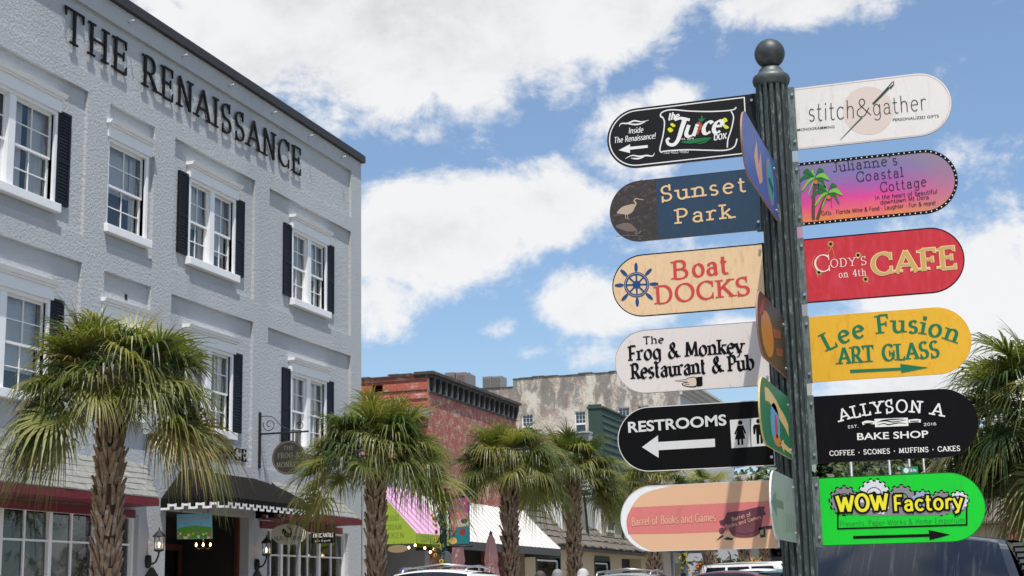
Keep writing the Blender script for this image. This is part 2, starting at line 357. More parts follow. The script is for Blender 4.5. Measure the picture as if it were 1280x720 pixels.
def glyph_polys(ch, sx, sy, st, grow=0.):
    """list of ribbons (edge, edge) of one letter in metres"""
    w, strokes = GL[ch]; h = sy; out = []
    sl = st.get('slant', 0)
    T = lambda p: ((p[0]+sl*p[1])*sx, p[1]*sy)
    P = [_pts(s) for s in strokes]
    nib = R(st['nib']); tk, tn = st['thick']*h+grow, st['thin']*h+grow
    wf = lambda t, u: tn+(tk-tn)*abs(t[1]*math.cos(nib)-t[0]*math.sin(nib))
    ends = [q for p in P for q in (p[0], p[-1])]
    for k, p in enumerate(P):
        tp = [T(q) for q in p]
        dot = len(p) == 2 and math.dist(*p) < .2
        if dot:
            x, y = (tp[0][0]+tp[1][0])/2, (tp[0][1]+tp[1][1])/2; a = tk*.56; c = max(a, abs(tp[0][1]-tp[1][1])/2)
            out.append(([(x-a, y+c), (x+a, y+c)], [(x-a, y-c), (x+a, y-c)])); continue
        if grow:   # longer ends for an outline
            for i, j in ((0, 1), (-1, -2)):
                d = math.dist(tp[i], tp[j]) or 1; e = grow*.45/d
                tp[i] = (tp[i][0]+(tp[i][0]-tp[j][0])*e, tp[i][1]+(tp[i][1]-tp[j][1])*e)
        out.append(ribbon(tp, wf))
        if not st['serif']: continue
        sw, sh = st['serif'][0]*h+grow/2, st['serif'][1]*h+grow
        for e, f in ((0, 1), (-1, -2)):
            q, o = p[e], p[f]; dx, dy = (q[0]-o[0])*sx, (q[1]-o[1])*sy; l = math.hypot(dx, dy)
            shared = sum(1 for z in ends if math.dist(z, q) < .05) > 1
            if shared and not (ch in 'BDEFPRL' and abs(q[0]-o[0]) < .02 and len(p) == 2): continue
            if not shared and any(kk != k and len(pp) > 1 and abs(q[1]-pp[0][1]) < .03 and abs(q[1]-pp[-1][1]) < .03 and min(pp[0][0], pp[-1][0])-.02 < q[0] < max(pp[0][0], pp[-1][0])+.02 for kk, pp in enumerate(P)): continue
            x, y = T(q)
            if abs(dy) > .62*l and l > .12*h or abs(dy) > .8*l:
                if not (abs(q[1]) < .03 or abs(q[1]-1) < .03 or abs(q[1]-.66) < .03 or q[1] < -.2): continue
                lw = sw/2+tk/2; rw = lw
                if ch.islower() and dy > 0 and ch not in 'vwxyk': rw = tk*.3
                if ch in 'ade' and dy < 0: lw = 0
                if shared: rw = 0
                y0 = y-sh/2 if abs(q[1]) > .03 else y+sh/2-sh*.0
                s = 1 if dy > 0 else -1
                out.append(([(x-lw, y), (x+rw, y)], [(x-lw, y-s*sh), (x+rw, y-s*sh)]))
            elif abs(dx) > .8*l and ch in 'EFLTZ24':
                s = -1 if q[1] > .8 else 1; ln = sw*.95
                if .2 < q[1] < .8: out.append(([(x-tn*.5, y+ln*.55), (x+tn*.5, y+ln*.55)], [(x-tn*.5, y-ln*.55), (x+tn*.5, y-ln*.55)]))
                else:
                    y += tn*.5*(-s)
                    out.append(([(x-tn*1.6, y), (x+tn*.5, y)], [(x-tn*.2, y+s*ln), (x+tn*.5, y+s*ln)]) if s > 0 else ([(x-tn*.2, y+s*ln), (x+tn*.5, y+s*ln)], [(x-tn*1.6, y), (x+tn*.5, y)]))
            elif ch in 'CGS':
                ln = sw*.62
                out.append(([(x-tn*.5, y+ln), (x+tn*.6, y+ln)], [(x-tn*.5, y-ln), (x+tn*.6, y-ln)]))
    return out
_jit = [0]
def put_ribbon(mb, rb, F, k=0., deep=0., mi=0):
    """rb on the surface F(s,t,height); deep>0 gives raised letters"""
    L, Q = rb; _jit[0] = (_jit[0]+1) % 9; e = k+_jit[0]*(4e-5 if not deep else 4e-4)
    a = [F(x, y, e+deep) for x, y in L]; b = [F(x, y, e+deep) for x, y in Q]
    for i in range(len(a)-1): mb.face([b[i], b[i+1], a[i+1], a[i]], mi)
    if deep:
        a0 = [F(x, y, e) for x, y in L]; b0 = [F(x, y, e) for x, y in Q]
        for i in range(len(a)-1):
            mb.face([a[i], a[i+1], a0[i+1], a0[i]], mi); mb.face([b[i], b[i+1], b0[i+1], b0[i]], mi); mb.face([b0[i], b0[i+1], a0[i+1], a0[i]], mi)
        mb.face([a[0], b[0], b0[0], a0[0]], mi); mb.face([a[-1], b[-1], b0[-1], a0[-1]], mi)
def lettering(mb, text, F, length, h, style='sign', arch=0., k=0., deep=0., mi=0, grow=0., wob=0.):
    """text written along s from 0 to length with capitals h high on F(s,t,height)"""
    st = STY[style]; sp = st['space']
    tot = sum(GL[c][0] for c in text)+sp*(len(text)-1); sx = length/tot; x = 0
    rr = random.Random(len(text))
    for c in text:
        w = GL[c][0]
        u = (x+w/2)/tot; off = arch*(1-(2*u-1)**2); ang = math.atan2(-4*arch*(2*u-1), length) if arch else 0
        if wob: ang += rr.uniform(-wob, wob); off += rr.uniform(-wob, wob)*h*.5
        cx = (x+w/2)*sx; ca, sa = math.cos(ang), math.sin(ang)
        for L, Q in glyph_polys(c, sx, h, st, grow):
            f = lambda p: (cx+(p[0]-w*sx/2)*ca-p[1]*sa, off+(p[0]-w*sx/2)*sa+p[1]*ca)
            put_ribbon(mb, ([f(p) for p in L], [f(p) for p in Q]), F, k, deep, mi)
        x += w+sp
def plane_frame(O, X, Z, N):
    O, X, Z, N = map(Vector, (O, X, Z, N))
    return lambda s, t, e: O+X*s+Z*t+N*e
def inter(mb, text, F, length, h, k=0., mi=0, bold=.0, arch=0.):
    """the built-in sans alphabet laid on F(s,t,height)"""
    cu = bpy.data.curves.new('t', 'FONT'); cu.body = text; cu.size = 1; cu.offset = bold; cu.resolution_u = 4
    ob = bpy.data.objects.new('t', cu); COL.objects.link(ob)
    me = bpy.data.meshes.new_from_object(ob.evaluated_get(bpy.context.evaluated_depsgraph_get()))
    bpy.data.objects.remove(ob); bpy.data.curves.remove(cu)
    xs = [v.co.x for v in me.vertices]; x0, x1 = min(xs), max(xs); sx = length/(x1-x0); sy = h/.727
    g = lambda v: ((v.co.x-x0)*sx, v.co.y*sy)
    for p in me.polygons:
        q = [g(me.vertices[i]) for i in p.vertices]; mb.face([F(x, y+arch*(1-(2*x/length-1)**2), k) for x, y in q], mi)
    bpy.data.meshes.remove(me)
def disc(cx, cy, rx, ry=None, n=40, a0=0, a1=360):
    ry = rx if ry is None else ry
    return [(cx+rx*math.cos(R(a0+(a1-a0)*i/n)), cy+ry*math.sin(R(a0+(a1-a0)*i/n))) for i in range(n)]
def spline(pts, n=8, closed=False):
    out = []; N = len(pts)
    for i in range(N if closed else N-1):
        p0, p1, p2, p3 = ((pts[(i+k) % N] for k in (-1, 0, 1, 2)) if closed else (pts[max(i-1, 0)], pts[i], pts[i+1], pts[min(i+2, N-1)]))
        for j in range(n):
            t = j/n
            out.append(tuple(.5*((2*b)+(-a+c)*t+(2*a-5*b+4*c-d)*t*t+(-a+3*b-3*c+d)*t**3) for a, b, c, d in zip(p0, p1, p2, p3)))
    if not closed: out.append(tuple(pts[-1]))
    return out
def lin(r, g, b): return tuple(((c/255)/12.92 if c/255 <= .04045 else ((c/255+.055)/1.055)**2.4) for c in (r, g, b))
def paint(name, r, g, b, **k):
    d = dict(rough=.45, var=.05, scale=9, spec=.35)
    if name.startswith('face'):   # weathered sign faces: faint streaks and a slightly uneven sheet
        c = lin(r, g, b); d.update(col2=tuple(x*.76+(.014 if max(c) > .03 else .003) for x in c), thr=(.50, .78), cscale=3.0, stretch=(9, 9, 2.4), bump=.0010, bscale=7)
    d.update(k); return M(name, lin(r, g, b), **d)
WHITE_INK = paint('ink white', 226, 226, 222); BLACK_INK = paint('ink black', 16, 15, 16, spec=.12); DARK_INK = paint('ink dark', 44, 46, 46)
STEEL = M('bolt zinc', (.48, .49, .50), .35, 1., .1, 40)
PATINA = M('patina', (.036, .047, .048), .55, .3, .4, 4, .0010, 90, stretch=(14, 14, 4), col2=(.15, .19, .185), thr=(.50, .68), cscale=5)
PATINA_P = M('patina plate', (.09, .115, .112), .6, .3, .3, 9, .0006, 90, stretch=(30, 30, 6), col2=(.20, .24, .23), thr=(.42, .7), cscale=4)
BALLM = M('patina ball', (.045, .052, .054), .5, .4, .35, 14, .0006, 80, col2=(.11, .125, .125), thr=(.45, .7), cscale=9)
BACKM = M('sign back', lin(150, 156, 156), .5, .4, .12, 5, stretch=(12, 12, 2), col2=lin(110, 122, 120), thr=(.5, .7))

# ---------------------------------------------------------------- the sign post
PX, PY = -.7035, 5.30
post = thing('sign_post', 'dark fluted iron post with a ball finial carrying all the round ended signs', 'sign post', (PX, PY, 0))
GROOVE = M('patina groove', (.010, .012, .013), .6, .2, .4, 20, stretch=(20, 20, 1.5), col2=(.05, .065, .065), thr=(.55, .75), cscale=4)
mb = MB(); fl = lambda u: 1-.15*(max(0, math.cos(u*2*math.pi*15))**1.5)
mb.lathe([(.059, .62), (.0605, 1.4), (.0600, 2.2), (.059, 3.235)], (PX, PY), 180, fl=fl)
mb.m = [1 if math.cos((k % 180+.5)/180*2*math.pi*15) > .28 else 0 for k in range(len(mb.f))]
mb.build('pole', [PATINA, GROOVE], post)
mb = MB(); mb.lathe([(.0, .15), (.19, .15), (.19, .22), (.165, .25), (.15, .30), (.11, .36), (.10, .52), (.085, .55), (.083, .60), (.066, .64), (.0, .64)], (PX, PY), 48); mb.build('base', PATINA, post)
mb = MB(); mb.lathe([(.0, 3.22), (.058, 3.225), (.066, 3.236), (.069, 3.25), (.066, 3.262), (.055, 3.27), (.046, 3.28), (.044, 3.286), (.040, 3.292), (.032, 3.300), (.0, 3.301)], (PX, PY), 48); mb.build('collar', BALLM, post)
mb = MB(); mb.lathe([(.0560*math.sin(R(a)), 3.353-.0560*math.cos(R(a))) for a in range(0, 181, 9)], (PX, PY), 40); mb.build('ball_finial', BALLM, post)
SY = PY-.004     # front faces of the boards
PXM = (onx(640, 300, -1)-onx(640, 300, -1)).length
def P2(px, py): p = ony(px, py, SY); return p
def scalepx(px, py): return (P2(px+1, py)-P2(px-1, py)).length/2
TOPZ = lambda slot: 3.2065-.2842*(slot-1)
HT = .2335
def stadium(xp, xt, z0, z1, n=22, inset=0):
    """outline (x,z): straight end at xp, half round end towards xt"""
    s = 1 if xt > xp else -1; z0 += inset; z1 -= inset; r = (z1-z0)/2; cx = xt-s*(inset+r); zc = (z0+z1)/2; xp = xp+s*inset
    pts = [(xp, z0)]+[(cx+s*r*math.cos(R(a)), zc+r*math.sin(R(a))) for a in [-90+180*i/n for i in range(n+1)]]+[(xp, z1)]
    return pts
class Sign:
    def __init__(s, label, slot, side, face, edge=None, zoom=None):
        s.side = side; s.z1 = TOPZ(slot)+(-.001 if side < 0 else 0); s.z0 = s.z1-HT; s.zoom = zoom
        s.xp, s.xt = (-.768, -1.3335) if side < 0 else (-.640, -.0755)
        s.o = thing('direction_sign', label, 'sign', (s.xp, PY, (s.z0+s.z1)/2), group='round ended direction signs on the post')
        s.parts = {}
        pts = stadium(s.xp, s.xt, s.z0, s.z1)
        b = MB(); b.prism([(x, SY, z) for x, z in pts], (0, .008, 0), 0, 1); b.build('board', [face, edge or STEEL], s.o)
        # bracket plate with bolts, between post and board
        d = side; xb = PX+d*.058
        b = MB(); yk = (PY-.012, PY-.0055) if d > 0 else (PY+.0045, PY+.011); b.box(min(xb, xb+d*.025), max(xb, xb+d*.025), yk[0], yk[1], s.z0-.004, s.z1+.004)
        br = b.build('bracket', PATINA_P, s.o)
        b = MB()
        for zz in (s.z0+.03, s.z1-.025):
            for xx in (xb+d*.017,):
                q = disc(xx, zz, .0055, n=10); b.prism([(x, PY-.0165 if d > 0 else SY-.006, z) for x, z in q], (0, .006, 0))
        b.build('bolt', STEEL, br)
    def mb(s, part, mat):
        if part not in s.parts: s.parts[part] = (MB(), [])
        m_, l = s.parts[part]
        if mat not in l: l.append(mat)
        return m_, l.index(mat)
    def q(s, x, y):
        """pixel of the enlarged detail -> pixel of the picture"""
        if s.zoom: return s.zoom[0]+x/s.zoom[2], s.zoom[1]+y/s.zoom[2]
        return x, y
    def at(s, x, y): return P2(*s.q(x, y))
    def frame(s, A, B):
        a, b = s.at(*A), s.at(*B); X = (b-a); L = X.length; X = X/L; N = Vector((0, -1, 0)); Z = N.cross(X)
        return plane_frame(a, X, Z, N), L
    def m(s, px, at): # length in detail pixels -> metres
        x, y = s.q(*at); return px/(s.zoom[2] if s.zoom else 1)*scalepx(x, y)
    def text(s, t, A, B, h, style, mat, part='lettering', lay=2, arch=0, grow=0, wob=0, bold=0.):
        F, L = s.frame(A, B); s.n = getattr(s, 'n', 0)+1; mb, mi = s.mb((part, s.n), mat)
        if style == 'inter': inter(mb, t, F, L, s.m(h, A), lay*4e-4, mi, bold)
        else: lettering(mb, t, F, L, s.m(h, A), style, s.m(arch, A), lay*4e-4, 0, mi, s.m(grow, A), wob)
    def poly(s, pts, mat, part, lay=1):
        if part in ('scroll', 'lemon', 'flower'): s.n = getattr(s, 'n', 0)+1; part = (part, s.n)
        mb, mi = s.mb(part, mat); e = lay*4e-4
        p = [s.at(*p_) for p_ in pts]; a = sum(p[i].x*p[(i+1) % len(p)].z-p[(i+1) % len(p)].x*p[i].z for i in range(len(p)))
        if a < 0: p = p[::-1]
        mb.face([v+Vector((0, -e, 0)) for v in p], mi)
    def line(s, pts, w, mat, part, lay=1, taper=None):
        if part in ('scroll', 'lemon'): s.n = getattr(s, 'n', 0)+1; part = (part, s.n)
        mb, mi = s.mb(part, mat); p = [s.at(*q_) for q_ in pts]; w = s.m(w, pts[0])
        tf = (lambda t, u: w) if taper is None else (lambda t, u: w*taper(u))
        put_ribbon(mb, ribbon([(v.x, v.z) for v in p], tf), lambda a, b, e: Vector((a, SY-e, b)), lay*4e-4, 0, mi)
    def shape(s, pts, mat, part, lay=1):  # local metres (x,z)
        mb, mi = s.mb(part, mat); mb.face([(x, SY-lay*4e-4, z) for x, z in pts], mi)
    def rim(s, inset, w, mat, part='border', lay=1, xp=None, closed=True):
        p = stadium(s.xp if xp is None else xp, s.xt, s.z0, s.z1, 28, inset)
        if closed: p = p+[p[0]]
        mb, mi = s.mb(part, mat)
        put_ribbon(mb, ribbon(p, lambda t, u: w), lambda a, b, e: Vector((a, SY-e, b)), lay*4e-4, 0, mi)
    def done(s):
        for n_, (m_, l) in s.parts.items(): m_.build(n_ if isinstance(n_, str) else n_[0], l, s.o, fix=False)
swash = lambda u: .25+.95*math.sin(math.pi*min(1, max(0, u)))

# --- left column, top to bottom
F_BLK = paint('face charcoal', 36, 35, 37, var=.12, spec=.12)
S = Sign('black sign with white script inside a scroll, an orange carrot and lemons', 1, -1, F_BLK, zoom=(740, 30, 3.6))
S.rim(.0095, .0042, WHITE_INK, xp=-.796)
for pts in ([(122,462),(132,448),(160,447),(190,436),(222,440),(255,433)], [(150,446),(185,452),(215,450),(240,440)], [(150,606),(180,592),(215,596),(245,592),(272,594),(282,580)], [(175,604),(205,606),(235,598)]):
    S.line(spline(pts), 6, WHITE_INK, 'scroll', 1, swash)
S.text('Inside', (165,493), (229,488), 26, 'hand', WHITE_INK); S.text('The Renaissance!', (99,537), (285,515), 26, 'hand', WHITE_INK)
S.poly([(120,568),(172,541),(171,553),(251,545),(251,557),(171,566),(171,581)], WHITE_INK, 'arrow', 2)
for pts in ([(322,424),(308,414),(318,396),(360,386),(440,392),(530,394),(610,390),(640,384),(649,374)], [(312,414),(326,440),(320,500),(306,560),(312,577),(330,572),(420,566),(520,568),(600,568),(640,552),(653,516)], [(626,392),(637,420),(628,470),(612,520),(609,556)]):
    S.line(spline(pts), 5.5, WHITE_INK, 'scroll', 1)
S.text('the', (343,433), (388,429), 34, 'script', WHITE_INK); S.text('box', (548,524), (604,516), 40, 'hand', WHITE_INK)
S.line(spline([(372,432),(400,424),(440,432)]), 12, WHITE_INK, 'lettering', 2)
S.line(spline([(418,428),(404,470),(388,520),(368,543),(345,540),(338,522),(350,514)]), 22, WHITE_INK, 'lettering', 2, lambda u: 1-.55*u)
S.text('u', (410,508), (466,504), 80, 'script', WHITE_INK); S.text('ce', (494,496), (580,488), 82, 'script', WHITE_INK)
ORANGE_INK = paint('ink carrot', 170, 72, 44); GREEN_INK = paint('ink green', 30, 110, 60); LEMON = paint('ink lemon', 214, 214, 30)
S.poly(spline([(483,440),(496,452),(490,474),(474,500),(466,478),(468,450)], 5, True), ORANGE_INK, 'carrot', 2); S.line([(470,462),(484,468)], 2, BLACK_INK, 'carrot', 3); S.line([(474,480),(486,478)], 2, BLACK_INK, 'carrot', 3)
for a in ([(484,440),(478,424),(488,430),(494,406),(500,428),(514,420),(498,440)],): S.poly(a, GREEN_INK, 'carrot', 3)
S.poly(spline([(400,533),(440,522),(500,512),(540,513),(505,526),(450,538)], 5, True), GREEN_INK, 'swash', 2); S.poly(spline([(470,540),(500,530),(530,520),(505,536)], 5, True), GREEN_INK, 'swash', 2)
for a in ([(340,474),(352,466),(366,478),(352,488)], [(352,452),(362,446),(376,458),(366,464)], [(586,430),(600,422),(610,436),(594,444)], [(588,456),(602,454),(616,466),(602,472)]): S.poly(spline(a, 5, True), LEMON, 'lemon', 2)
S.text('mt. dora', (402,523), (458,518), 10, 'comic', WHITE_INK); S.text('352-602-9560', (322,584), (434,580), 12, 'comic', WHITE_INK); S.done()

F_NAVY = paint('face navy', 41, 63, 84, var=.10, col2=lin(48, 70, 88), thr=(.5, .7), cscale=11)
S = Sign('navy sign with tan slab lettering and a picture of a wading heron', 2, -1, F_NAVY, zoom=(740, 200, 3.6))
HER = M('photo print', lin(52, 44, 42), .5, 0, .5, 30, col2=lin(92, 74, 66), thr=(.52, .66), cscale=55, stretch=(1, 1, 1.6))
cxs = S.at(292, 200).x
pp = [p for p in stadium(S.xp, S.xt, S.z0, S.z1, 28, .003) if p[0] < cxs]; zt, zb = S.z1-.003, S.z0+.003
S.shape([(cxs, zb)]+sorted(pp, key=lambda p: -1)[::1][::1][0:0]+[p for p in stadium(S.xp, S.xt, S.z0, S.z1, 28, .003) if p[0] < cxs]+[(cxs, zt)], HER, 'picture', 1)
TANI = paint('ink tan', 222, 186, 138); HERON = paint('ink heron', 176, 158, 138); HER2 = paint('ink heron reflection', 112, 98, 92)
S.poly(spline([(112,238),(135,212),(165,202),(188,198),(194,210),(182,234),(158,246),(130,242)], 5, True), HERON, 'heron', 2)
S.line(spline([(188,212),(198,196),(190,184),(198,174),(212,176),(234,180)]), 8, HERON, 'heron', 2, lambda u: 1.1-.8*u)
for a in ([(160,242),(162,268)], [(150,242),(153,266)]): S.line(a, 2.5, HERON, 'heron', 2)
S.poly(spline([(108,300),(135,286),(165,284),(190,300),(196,318),(170,322),(140,316)], 5, True), HER2, 'heron', 2)
S.line(spline([(186,300),(200,318),(196,332),(208,330),(222,318)]), 6, HER2, 'heron', 2); S.line([(110,345),(160,338),(230,344)], 3, HER2, 'heron', 2)
for x_, y_ in ((200,100),(240,110),(220,125),(255,150),(120,180)): S.line([(x_,y_),(x_+28,y_-12)], 2.2, paint('ink reed', 98, 84, 78), 'heron', 2)
S.text('Sunset', (312,186), (692,141), 66, 'slab', TANI); S.text('Park', (380,288), (630,262), 66, 'slab', TANI)
S.rim(.0012, .0022, paint('ink edge brown', 70, 62, 60)); S.done()

F_TAN = paint('face tan', 222, 190, 150, var=.06, col2=lin(208, 172, 130), thr=(.5, .72), cscale=8)
RED_INK = paint('ink red', 196, 66, 62); BLUE_INK = paint('ink blue', 26, 66, 116)
S = Sign('tan sign with red serif lettering and a blue ship wheel', 3, -1, F_TAN, zoom=(740, 200, 3.6))
S.rim(.0016, .0038, BLACK_INK)
c = (201, 561)
for r_, w_ in ((50, 13), (14, 8)): S.line([(c[0]+r_*math.cos(R(a)), c[1]+r_*math.sin(R(a))) for a in range(0, 361, 12)], w_, BLUE_INK, 'ship_wheel', 2)
S.poly(disc(c[0], c[1], 10, 10), BLUE_INK, 'ship_wheel', 2)
for k in range(8):
    a = R(45*k-2); u = (math.cos(a), math.sin(a)); L_ = lambda r0, r1, w_, lay=2, mt=BLUE_INK: S.line([(c[0]+u[0]*(r0+(r1-r0)*i/6), c[1]+u[1]*(r0+(r1-r0)*i/6)) for i in range(7)], w_, mt, 'ship_wheel', lay, (lambda v: .6+.7*math.sin(math.pi*v)) if r0 > 50 else None)
    L_(16, 46, 7); L_(58, 98, 12)
S.line([(c[0]+51*math.cos(R(a)), c[1]+51*math.sin(R(a))) for a in range(0, 361, 12)], 1.6, F_TAN, 'ship_wheel', 3)
S.text('B', (365,537), (432,531), 80, 'sign', RED_INK); S.text('oat', (456,527), (612,510), 84, 'sign', RED_INK)
S.text('DOCKS', (290,648), (708,606), 78, 'sign', RED_INK)
S.line([(283,395),(290,700)], 1, paint('seam', 200, 170, 130), 'seam', 1); S.done()

F_OFF = paint('face off white', 214, 205, 200, var=.05, col2=lin(194, 182, 176), thr=(.55, .75), cscale=9)
S = Sign('off white sign with black gothic lettering and a small pointing hand', 4, -1, F_OFF, zoom=(740, 390, 3.6))
S.text('The', (232,146), (322,139), 33, 'gothic', BLACK_INK); S.text('Frog & Monkey', (168,220), (680,183), 64, 'gothic', BLACK_INK); S.text('Restaurant & Pub', (180,302), (728,258), 66, 'gothic', BLACK_INK)
S.poly([(470,293),(497,290),(498,332),(474,337)], BLACK_INK, 'pointing_hand', 2)
S.poly(spline([(371,309),(420,303),(432,296),(468,294),(472,334),(440,338),(414,332),(404,322),(424,314)], 4, True), BLACK_INK, 'pointing_hand', 2)
S.poly(spline([(376,309),(420,306),(434,299),(465,297),(468,330),(440,334),(418,330),(409,323),(430,314)], 4, True), paint('ink skin', 206, 186, 170), 'pointing_hand', 3)
for a in ([(412,318),(436,318)], [(418,325),(440,326)]): S.line(a, 1.6, BLACK_INK, 'pointing_hand', 4)
S.rim(.0008, .0016, paint('ink edge grey', 150, 146, 142)); S.done()

F_JET = paint('face jet', 13, 12, 12, var=.15, spec=.10); F_REFL = paint('face reflective', 206, 205, 203, var=.08, scale=60, rough=.4)
S = Sign('black sign with a thick white arrow and two toilet pictograms', 5, -1, F_JET, zoom=(740, 390, 3.6))
S.rim(.0012, .0030, F_REFL); S.text('RESTROOMS', (164,542), (606,508), 47, 'inter', F_REFL, bold=.025)
S.poly([(225,608),(297,555),(298,585),(553,570),(554,607),(300,622),(300,656)], F_REFL, 'arrow', 2)
S.poly([(620,486),(808,471),(812,600),(628,613)], F_REFL, 'pictogram', 1); S.line([(712,480),(716,606)], 3.5, F_JET, 'pictogram', 2)
S.poly(disc(667,498,10,10), F_JET, 'pictogram', 2); S.poly([(655,512),(680,510),(694,545),(687,549),(678,526),(690,570),(680,571),(681,597),(672,598),(671,572),(664,573),(665,599),(656,599),(654,573),(643,574),(655,528),(647,552),(640,548)], F_JET, 'pictogram', 2)
S.poly(disc(749,491,10,10), F_JET, 'pictogram', 2); S.poly([(730,507),(770,503),(777,515),(779,548),(772,548),(769,520),(770,591),(759,592),(757,552),(753,552),(753,592),(742,593),(737,520),(735,550),(727,550),(724,518)], F_JET, 'pictogram', 2); S.done()

PEACH = paint('face peach', 214, 172, 138, var=.06, scale=160, col2=lin(204, 152, 116), thr=(.5, .75), cscale=220); BAND = paint('face rose', 204, 116, 112, var=.09, scale=60)
MAROON = paint('ink maroon', 108, 60, 68, var=.2, scale=40); MAR2 = paint('ink plum', 92, 48, 62); CREAM = paint('ink cream', 214, 160, 134)
S = Sign('faded peach sign with a wide rose band and a maroon barrel, print peeling', 6, -1, paint('face peeled white', 222, 222, 224, var=.05), zoom=(760, 560, 4.5))
PRT = [(955,179)]+spline([(700,188),(420,205),(300,226),(200,258),(140,318),(106,400),(112,470),(160,532),(236,574),(300,579)], 6)+[(500,576),(955,563)]
S.poly(PRT, PEACH, 'print', 1); S.poly([(955,296),(700,308),(400,322),(136,334),(110,380),(104,410),(114,484),(400,480),(955,458)], BAND, 'print', 2)
S.text('Barrel of Books and Games', (135,437), (606,411), 44, 'comic', paint('ink shade', 194, 108, 104), grow=3.5, lay=3); S.text('Barrel of Books and Games', (135,437), (606,411), 44, 'comic', CREAM, lay=4)
S.poly(spline([(688,372),(760,352),(862,350),(866,420),(846,488),(770,504),(700,492),(676,430)], 5, True), MAROON, 'barrel', 3)
for a in ([(684,400),(770,412),(864,392)], [(690,470),(770,482),(852,466)]): S.line(spline(a), 5, MAR2, 'barrel', 4)
S.poly([(626,410),(652,402),(672,362),(760,352),(850,330),(884,330),(876,352),(890,372),(850,392),(790,400),(720,430),(655,462),(660,440),(634,432)], MAR2, 'barrel', 5)
S.text('Barrel of', (700,412), (806,382), 22, 'comic', CREAM, 'lettering', 6); S.text('Books and Games', (664,452), (862,396), 20, 'comic', CREAM, 'lettering', 6)
for a in ([(608,522),(630,498),(644,488),(652,496),(634,508)], [(652,512),(670,500),(704,508),(700,518),(668,518)], [(846,448),(884,440),(888,500),(858,506)], [(884,440),(920,436),(930,452),(890,456)]): S.poly(a, DARK_INK, 'game_pieces', 3)
S.poly([(854,462),(874,458),(876,486),(858,490)], paint('ink olive', 150, 140, 90), 'game_pieces', 4); S.poly(disc(640,466,16,18), MAROON, 'game_pieces', 3)
S.rim(.0010, .0022, paint('ink edge white', 200, 200, 204)); S.done()

# --- right column
Z2 = (980, 80, 3.6)
S = Sign('white sign with thin grey lettering crossed by a long dark needle', 1, 1, paint('face cream white', 222, 216, 212, var=.04, col2=lin(206, 196, 190), thr=(.5, .8), cscale=6), zoom=Z2)
S.rim(.005, .0018, paint('ink peach line', 216, 190, 176)); S.poly(disc(378, 210, 114, 108), paint('ink beige disc', 212, 196, 186), 'disc', 1)
THIN = paint('ink slate', 58, 66, 62)
S.text('stitch', (112,258), (319,243), 86, 'thin', THIN); S.text('&', (326,240), (392,232), 84, 'thin', THIN); S.text('gather', (402,233), (640,206), 80, 'thin', THIN)
S.text('MONOGRAMMING', (60,303), (228,288), 13, 'inter', THIN, bold=.006); S.text('PERSONALIZED GIFTS', (490,258), (697,240), 14, 'inter', THIN, bold=.006)
NEED = paint('ink needle', 40, 66, 54)
S.line([(253,341),(302,291),(351,241)], 6, NEED, 'needle', 3, lambda u: .3+.8*u); S.line([(400,181),(440,140),(484,92)], 12, NEED, 'needle', 3, lambda u: .8+.25*u)
S.line([(468,110),(484,84),(494,80),(494,92),(478,112)], 4, NEED, 'needle', 4); S.line([(472,106),(490,88)], 3.5, paint('needle eye', 214, 206, 200), 'needle', 5); S.done()

def jul_mat():
    mt = bpy.data.materials.new('face sunset paint'); mt.use_nodes = True; T = NT(mt.node_tree); bs = mt.node_tree.nodes['Principled BSDF']; bs.inputs['Roughness'].default_value = .5
    co = T.n('ShaderNodeTexCoord').outputs['Object']; sp_ = T.n('ShaderNodeSeparateXYZ'); T.l(co, sp_.inputs[0])
    v = T.math('ADD', T.math('ADD', T.math('MULTIPLY', sp_.outputs[2], 1/HT), .5), T.math('MULTIPLY', T.math('SUBTRACT', T.noise(co, 14, 5), .5), .35))
    cr = T.n('ShaderNodeValToRGB'); T.l(v, cr.inputs[0]); e = cr.color_ramp.elements
    for i, (p, c_) in enumerate(((.02, (222, 130, 60)), (.2, (222, 92, 110)), (.36, (214, 60, 140)), (.55, (160, 84, 158)), (.78, (122, 108, 160)), (1, (128, 118, 140)))):
        q = e[i] if i < 2 else e.new(p); q.position = p; q.color = lin(*c_)+(1,)
    f = T.ramp(sp_.outputs[0], .30, .56, 0, .55)
    T.l(T.mix(f, cr.outputs[0], lin(150, 130, 128)), bs.inputs['Base Color']); return mt
S = Sign('purple and pink sunset sign with two green palms and a dotted black border', 2, 1, jul_mat(), zoom=Z2)
S.rim(.0052, .0104, BLACK_INK)
bp_ = stadium(S.xp, S.xt, S.z0, S.z1, 28, .0052); bp_ = bp_+[bp_[0]]; acc = 0; mbd, mid = S.mb('border', WHITE_INK)
for a, b in zip(bp_, bp_[1:]):
    L_ = math.dist(a, b); t_ = -acc % .0185
    while t_ < L_:
        x_, z_ = a[0]+(b[0]-a[0])*t_/L_, a[1]+(b[1]-a[1])*t_/L_; mbd.face([(x, SY-8e-4, z) for x, z in disc(x_, z_, .0024, n=10)], mid); t_ += .0185
    acc += L_
LEAF1, LEAF2, TRK = paint('ink leaf light', 120, 186, 60), paint('ink leaf dark', 34, 104, 44), paint('ink trunk', 92, 66, 60)
for tx, ty, bx_, by_ in ((142, 520, 132, 700), (196, 585, 150, 700)):
    S.line(spline([(bx_,by_),((tx+bx_)/2-4,(ty+by_)/2),(tx,ty)]), 15, TRK, 'palm_picture', 2)
